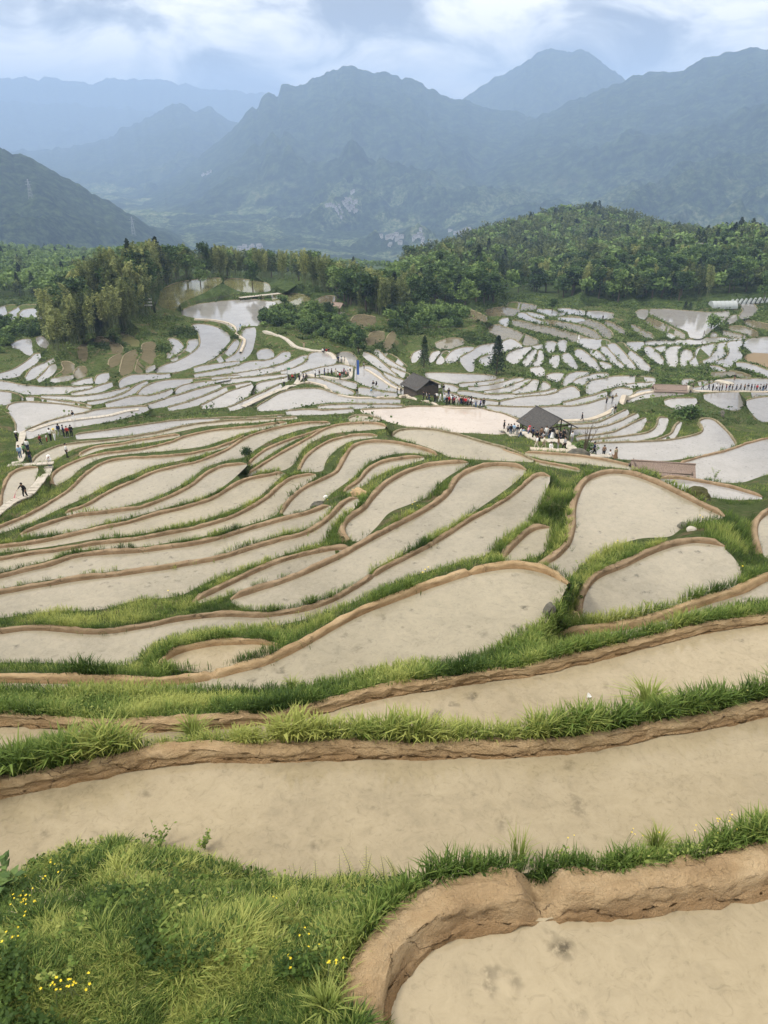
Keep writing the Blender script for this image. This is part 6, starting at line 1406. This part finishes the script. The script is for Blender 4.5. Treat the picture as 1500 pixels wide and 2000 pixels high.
    hair = MB(); hd = V(J['head']); import bmesh as bz
    bm = bz.new(); bz.ops.create_icosphere(bm, subdivisions=2, radius=.118)
    for v in list(bm.verts):
        if v.co.z < -.02 and v.co.y < .02: v.co.z = -.02; v.co *= .93
    bmesh.ops.translate(bm, verts=bm.verts, vec=hd+V((0, .018, .045))); hm = bpy.data.meshes.new('hair'); bm.to_mesh(hm); bm.free()
    lh = MB(); lh.tube([hd+V((0, .05, .05)), hd+V((0, .10, -.08)), hd+V((0, .10, -.24))], [.09, .10, .05], 8)
    hat = MB(); hat.tube([hd+V((0, 0, .055)), hd+V((0, 0, .062)), hd+V((0, 0, .075)), hd+V((0, 0, .16)), hd+V((0, 0, .175))], [.20, .20, .125, .11, .03], 12)
    sh = MB()
    for s_ in 'LR': an, to = V(J['an'+s_]), V(J['to'+s_]); sh.tube([an+V((0, .06, -.03)), an+V((0, 0, -.02)), to, to+V((0, -.05, 0))], [.03, .05, .045, .025], 7)
    return dict(body=body, shirt=shirt(M_SKIN), trousers=trousers(M_SKIN), skirt=skirt_mb.mesh('skirt', M_SKIN), hair=hm, long=lh.mesh('hair', M_SKIN), hat=hat.mesh('hat', M_SKIN), shoes=sh.mesh('shoes', M_SKIN))
POSES = {p: body_parts(p) for p in ('stand', 'walk', 'photo', 'sit', 'lean')}
COL = dict(white=(.78, .78, .78), black=(.015, .015, .017), navy=(.02, .03, .08), red=(.45, .03, .04), blue=(.28, .45, .65), jeans=(.07, .12, .22), grey=(.30, .30, .31), cream=(.62, .56, .45), pink=(.75, .35, .38), brown=(.20, .12, .07), green=(.12, .25, .12), yellow=(.7, .55, .12), purple=(.16, .13, .25), orange=(.75, .25, .07), darkred=(.22, .02, .04), beige=(.45, .38, .28), hair=(.012, .010, .009))
CM = {}
def cmat(c):
    if c not in CM: CM[c] = mat('cloth_'+c if c != 'hair' else 'black_hair', COL[c], 0.85, 0.15)[0]
    return CM[c]
MC = {}
def part_mesh(pose, part, col):
    k = (pose, part, col)
    if k not in MC:
        me = POSES[pose][part].copy(); me.name = {'long': 'hair'}.get(part, part); me.materials.clear(); me.materials.append(cmat(col)); MC[k] = me
    return MC[k]
BAG = MB(); BAG.box((0, .21, 1.22), (.30, .16, .42)); BAG.box((0, .31, 1.14), (.22, .06, .22)); bagm = {}
def person(px, py, pose, top, bot, where, face=0.0, h=1.66, hat=None, long=False, skirt=False, bag=None, extra=''):
    hh = hit(px, py)
    if hh is None: return
    P = Vector(hh[0]); up = 0.02
    b_ = BUND.ray_cast(P+Vector((0, 0, 3)), Vector((0, 0, -1)), 3.2)
    P.z = max(P.z, b_[0].z if b_[0] is not None else P.z) + up
    s_ = h*1.06/1.70; pw = dict(stand='standing', walk='walking', photo='photographing', sit='sitting', lean='leaning')[pose]
    who = 'person in ' + f"{top} top, {bot} {'skirt' if skirt else 'trousers'}"
    lab = f"{who}{', '+hat+' hat' if hat else ''}{extra}, {pw} {where}"
    r = bpy.data.objects.new('person', None); link(r); r.location = P; r.rotation_euler = (0, 0, face); r.scale = (s_,)*3; tag(r, lab, 'person', 'visitors on the terraces')
    def add(nm, me): c = bpy.data.objects.new(nm, me); link(c); c.parent = r
    add('body', POSES[pose]['body']); add('shirt', part_mesh(pose, 'shirt', top))
    if skirt: add('skirt', part_mesh(pose, 'skirt', bot))
    else: add('trousers', part_mesh(pose, 'trousers', bot))
    add('hair', part_mesh(pose, 'hair', 'hair')); add('shoes', part_mesh(pose, 'shoes', 'black' if top == 'white' else 'grey'))
    if long: add('hair', part_mesh(pose, 'long', 'hair'))
    if hat: add('hat', part_mesh(pose, 'hat', hat))
    if bag:
        if bag not in bagm: bagm[bag] = BAG.mesh('backpack', cmat(bag))
        o = obj('backpack', bagm[bag], None, P, (0, 0, face), (s_,)*3); tag(o, f"{bag} backpack on the person {where}", 'backpack', 'backpacks')
A_ = 'on the left path'
for q in [
 (35, 866, 'stand', 'black', 'black', 'left of the slab path', 2.6, 1.7, 'white'),
 (41, 896, 'stand', 'blue', 'jeans', 'by the small plank bridge', .4, 1.62, None, True),
 (49, 890, 'walk', 'green', 'black', 'beside the blue-clothed person', 3.0, 1.5),
 (56, 884, 'stand', 'white', 'navy', 'above the small plank bridge', 3.1, 1.78),
 (61, 906, 'stand', 'black', 'navy', 'on the small plank bridge at the left', .1, 1.72, None, True),
 (80, 869, 'walk', 'darkred', 'black', 'walking behind the small child at the left', 1.6, 1.4),
 (92, 863, 'stand', 'white', 'red', 'holding the hand of the white-shirted adult', 1.6, 1.05),
 (100, 861, 'stand', 'white', 'black', 'beside the small child on the left path', 2.6, 1.74),
 (108, 860, 'walk', 'cream', 'white', 'beside the white-shirted adult', .6, 1.6, 'yellow'),
 (117, 852, 'walk', 'black', 'grey', 'leftmost of the dark left group', 3.1, 1.75, None, False, False, 'navy'),
 (126, 855, 'stand', 'navy', 'black', 'second of the dark left group', 2.2, 1.78),
 (133, 855, 'stand', 'red', 'black', 'mid dark left group', .3, 1.6),
 (141, 854, 'stand', 'black', 'black', 'rightmost of the dark left group', 3.2, 1.74),
 (144, 822, 'walk', 'black', 'white', 'alone on the path above the left group', 1.4, 1.6),
 (132, 894, 'stand', 'white', 'black', 'alone on the bund right of the left path', 1.9, 1.75),
 (100, 918, 'photo', 'white', 'jeans', 'atop the lower slab path', 0.1, 1.72, 'white'),
 (51, 974, 'lean', 'black', 'black', 'on the lower slab path', -.3, 1.75),
 (984, 843, 'stand', 'black', 'black', 'leftmost of the group left of the pavilion', 1.2, 1.78),
 (992, 849, 'stand', 'grey', 'black', 'second in the group left of the pavilion', 3.0, 1.65),
 (997, 850, 'stand', 'navy', 'jeans', 'third in the group left of the pavilion', 3.3, 1.65, None, False, False, 'black'),
 (1003, 849, 'stand', 'blue', 'grey', 'rightmost of the group left of the pavilion', 2.8, 1.66),
 (1022, 850, 'sit', 'blue', 'black', 'on the boulder left of the pavilion', .8, 1.6),
 (1031, 853, 'lean', 'pink', 'jeans', 'at the left corner of the pavilion', .6, 1.65, 'red'),
 (1048, 858, 'sit', 'black', 'black', 'under the left part of the pavilion roof', .2, 1.65),
 (1056, 859, 'stand', 'brown', 'black', 'under the pavilion roof beside the left post', .2, 1.65),
 (1066, 856, 'stand', 'white', 'grey', 'under the front of the pavilion roof', -.2, 1.68, None, True),
 (1078, 858, 'stand', 'black', 'white', 'at the front of the pavilion', 2.9, 1.64, None, True, True),
 (1094, 858, 'sit', 'black', 'navy', 'under the right part of the pavilion roof', -.4, 1.66),
 (1048, 877, 'walk', 'white', 'cream', 'leftmost on the path below the pavilion', -1.6, 1.62, None, False, False, 'black'),
 (1061, 878, 'walk', 'cream', 'beige', 'second on the path below the pavilion', 1.5, 1.7),
 (1075, 880, 'sit', 'white', 'white', 'crouched low on the path below the pavilion', .3, 1.5),
 (1089, 880, 'stand', 'brown', 'grey', 'below the pavilion beside the crouching person', 1.4, 1.66, None, True),
 (1102, 881, 'walk', 'grey', 'black', 'striding on the path right of the pavilion steps', -1.4, 1.76),
 (1116, 866, 'stand', 'white', 'grey', 'just right of the pavilion beside the shrub', .5, 1.66),
 (1159, 891, 'walk', 'navy', 'black', 'on the path right of the leafless shrub', 1.4, 1.76),
 (1178, 894, 'stand', 'brown', 'black', 'right of the dark-clothed walker', 3.0, 1.6),
 (1190, 896, 'sit', 'white', 'black', 'on the path beside the brown-jacketed person', 1.2, 1.65),
 (1201, 898, 'stand', 'beige', 'brown', 'rightmost near the thatched shelter', .3, 1.6, None, True, True),
 (1136, 823, 'walk', 'black', 'black', 'alone behind the pavilion at the pond edge', 1.4, 1.5),
 (1195, 813, 'walk', 'white', 'white', 'on the dirt path behind the pavilion', .9, 1.6),
 (1200, 810, 'walk', 'black', 'grey', 'just behind the white-clothed walker on the dirt path', .9, 1.65),
 (1184, 789, 'stand', 'grey', 'black', 'leftmost of three at the far pond tip', .5, 1.6),
 (1195, 788, 'stand', 'black', 'grey', 'middle of three at the far pond tip', 2.0, 1.5),
 (1201, 787, 'photo', 'black', 'black', 'rightmost of three at the far pond tip', .2, 1.75)]: person(*q)
ordw = ['leftmost', 'second', 'third', 'fourth', 'fifth', 'sixth', 'seventh', 'eighth', 'ninth', 'tenth', 'eleventh', 'twelfth', 'thirteenth', 'fourteenth', 'fifteenth', 'sixteenth', 'seventeenth', 'eighteenth', 'nineteenth', 'twentieth']
def line(items, where, h=1.66):
    for i, it in enumerate(items):
        px, py, pose, top, bot = it[:5]; w_ = f"{ordw[i]} {where}"
        person(px, py, pose, top, bot, w_, RNG.uniform(-3.1, 3.1) if pose != 'walk' else RNG.choice([-1.5, 1.5]), h*RNG.uniform(.95, 1.05), None, i % 3 == 1)
line([(776, 769, 'stand', 'white', 'black'), (783, 768, 'stand', 'cream', 'black'), (815, 766, 'stand', 'white', 'grey'), (866, 768, 'stand', 'black', 'grey'), (876, 776, 'stand', 'black', 'navy')], 'close around the plank-walled shed')
line([(827, 782, 'stand', 'black', 'black'), (833, 783, 'stand', 'grey', 'black'), (838, 785, 'walk', 'navy', 'navy'), (849, 786, 'stand', 'black', 'black'), (853, 784, 'stand', 'white', 'black'), (860, 786, 'walk', 'white', 'white'), (868, 787, 'stand', 'white', 'blue')], 'in the queue just below the shed')
line([(872, 793, 'stand', 'black', 'black'), (877, 792, 'stand', 'red', 'black'), (882, 789, 'stand', 'white', 'beige'), (887, 793, 'stand', 'darkred', 'black'), (891, 794, 'stand', 'cream', 'white'), (896, 793, 'stand', 'pink', 'grey'), (900, 794, 'stand', 'black', 'navy'), (904, 794, 'stand', 'darkred', 'black'), (909, 795, 'stand', 'red', 'black'), (913, 795, 'stand', 'grey', 'black'), (918, 795, 'walk', 'white', 'black'), (923, 796, 'stand', 'white', 'grey'), (929, 797, 'stand', 'grey', 'jeans'), (938, 798, 'walk', 'purple', 'navy'), (944, 797, 'stand', 'black', 'black')], 'along the queue above the pale pond')
line([(555, 756, 'stand', 'white', 'black'), (564, 744, 'sit', 'black', 'black'), (571, 741, 'sit', 'red', 'black'), (585, 746, 'stand', 'black', 'black'), (593, 746, 'stand', 'navy', 'grey'), (588, 740, 'stand', 'white', 'white')], 'of the group at the pale path junction')
line([(616, 738, 'stand', 'white', 'black'), (634, 735, 'stand', 'navy', 'navy'), (648, 736, 'walk', 'black', 'black'), (656, 736, 'stand', 'cream', 'cream'), (660, 740, 'stand', 'white', 'black'), (664, 742, 'stand', 'red', 'black'), (668, 739, 'stand', 'black', 'grey'), (672, 734, 'stand', 'darkred', 'navy'), (680, 738, 'walk', 'grey', 'black')], 'in the cluster along the slab path')
line([(661, 708, 'stand', 'navy', 'black'), (667, 709, 'stand', 'white', 'grey'), (673, 711, 'stand', 'grey', 'grey')], 'of three at the bend of the path', 1.6)
line([(630, 689, 'sit', 'white', 'black'), (634, 688, 'sit', 'navy', 'black'), (638, 689, 'sit', 'red', 'black'), (642, 689, 'sit', 'black', 'black')], 'of four sitting at the hillock foot')
line([(594, 682, 'stand', 'beige', 'beige'), (470, 645, 'stand', 'blue', 'white')], 'lone visitor on hillock paths')
line([(697, 775, 'walk', 'black', 'grey'), (711, 721, 'stand', 'grey', 'black'), (725, 774, 'walk', 'blue', 'white'), (729, 760, 'stand', 'black', 'white'), (735, 761, 'stand', 'black', 'white')], 'on the bunds right of the slab path')
line([(1338, 763, 'stand', 'grey', 'black'), (1352, 764, 'walk', 'black', 'grey'), (1372, 762, 'walk', 'green', 'black'), (1383, 763, 'walk', 'navy', 'black'), (1391, 765, 'stand', 'black', 'black'), (1404, 765, 'stand', 'grey', 'navy'), (1409, 765, 'stand', 'black', 'black'), (1417, 765, 'stand', 'darkred', 'black'), (1429, 765, 'stand', 'black', 'black'), (1445, 764, 'walk', 'black', 'black'), (1466, 765, 'stand', 'navy', 'black'), (1472, 765, 'stand', 'black', 'grey'), (1483, 765, 'walk', 'grey', 'black'), (1494, 765, 'walk', 'black', 'black')], 'in the line on the right-hand path')
line([(1434, 744, 'stand', 'black', 'brown'), (1374, 657, 'stand', 'grey', 'grey'), (1268, 729, 'walk', 'grey', 'grey'), (1177, 626, 'stand', 'black', 'black')], 'among the upper right paddies')
person(1130, 664, 'stand', 'white', 'white', 'at a far upper paddy edge', 1.5, 1.7, None, False, True)
# pink fan held by the leaning visitor
hh = hit(51, 974); P = Vector(hh[0])+Vector((-.62, -.5, .62)); m_ = MB(); m_.add([(0, 0, .32), (-.36, 0, -.28), (-.28, 0, -.34), (-.2, .02, -.38), (0, .02, .32)], [(0, 1, 2, 3), (0, 3, 4)]); m_.tube([(0, 0, .30), (.12, 0, .46)], .012, 5)
tag(obj('hand_fan', m_.mesh('hand_fan', cmat('pink')), None, P), 'pale pink fan held by the leaning visitor at the lower left path', 'fan')


line([(1040, 857, 'stand', 'navy', 'black'), (1061, 860, 'sit', 'grey', 'black'), (1072, 860, 'stand', 'black', 'jeans'), (1086, 860, 'stand', 'beige', 'black'), (1100, 861, 'stand', 'black', 'black')], 'under the open pavilion roof')
line([(1010, 851, 'stand', 'black', 'grey'), (1016, 856, 'walk', 'white', 'jeans')], 'between the left group and pavilion')
line([(884, 791, 'stand', 'navy', 'black'), (894, 790, 'stand', 'white', 'grey'), (906, 791, 'stand', 'cream', 'black'), (915, 792, 'stand', 'pink', 'navy'), (920, 793, 'stand', 'black', 'black')], 'in the queue rear row')
line([(577, 743, 'stand', 'black', 'jeans'), (598, 745, 'walk', 'black', 'black'), (624, 737, 'stand', 'black', 'grey'), (641, 736, 'stand', 'grey', 'black'), (676, 739, 'stand', 'pink', 'black'), (684, 729, 'stand', 'white', 'navy')], 'along the pale path, rear file')
line([(1398, 764, 'walk', 'white', 'black'), (1423, 765, 'stand', 'navy', 'grey'), (1437, 765, 'walk', 'black', 'navy'), (1453, 764, 'stand', 'brown', 'black'), (1459, 765, 'stand', 'black', 'grey'), (1477, 765, 'stand', 'red', 'black'), (1489, 765, 'stand', 'black', 'jeans')], 'in the right-hand file, rear row')
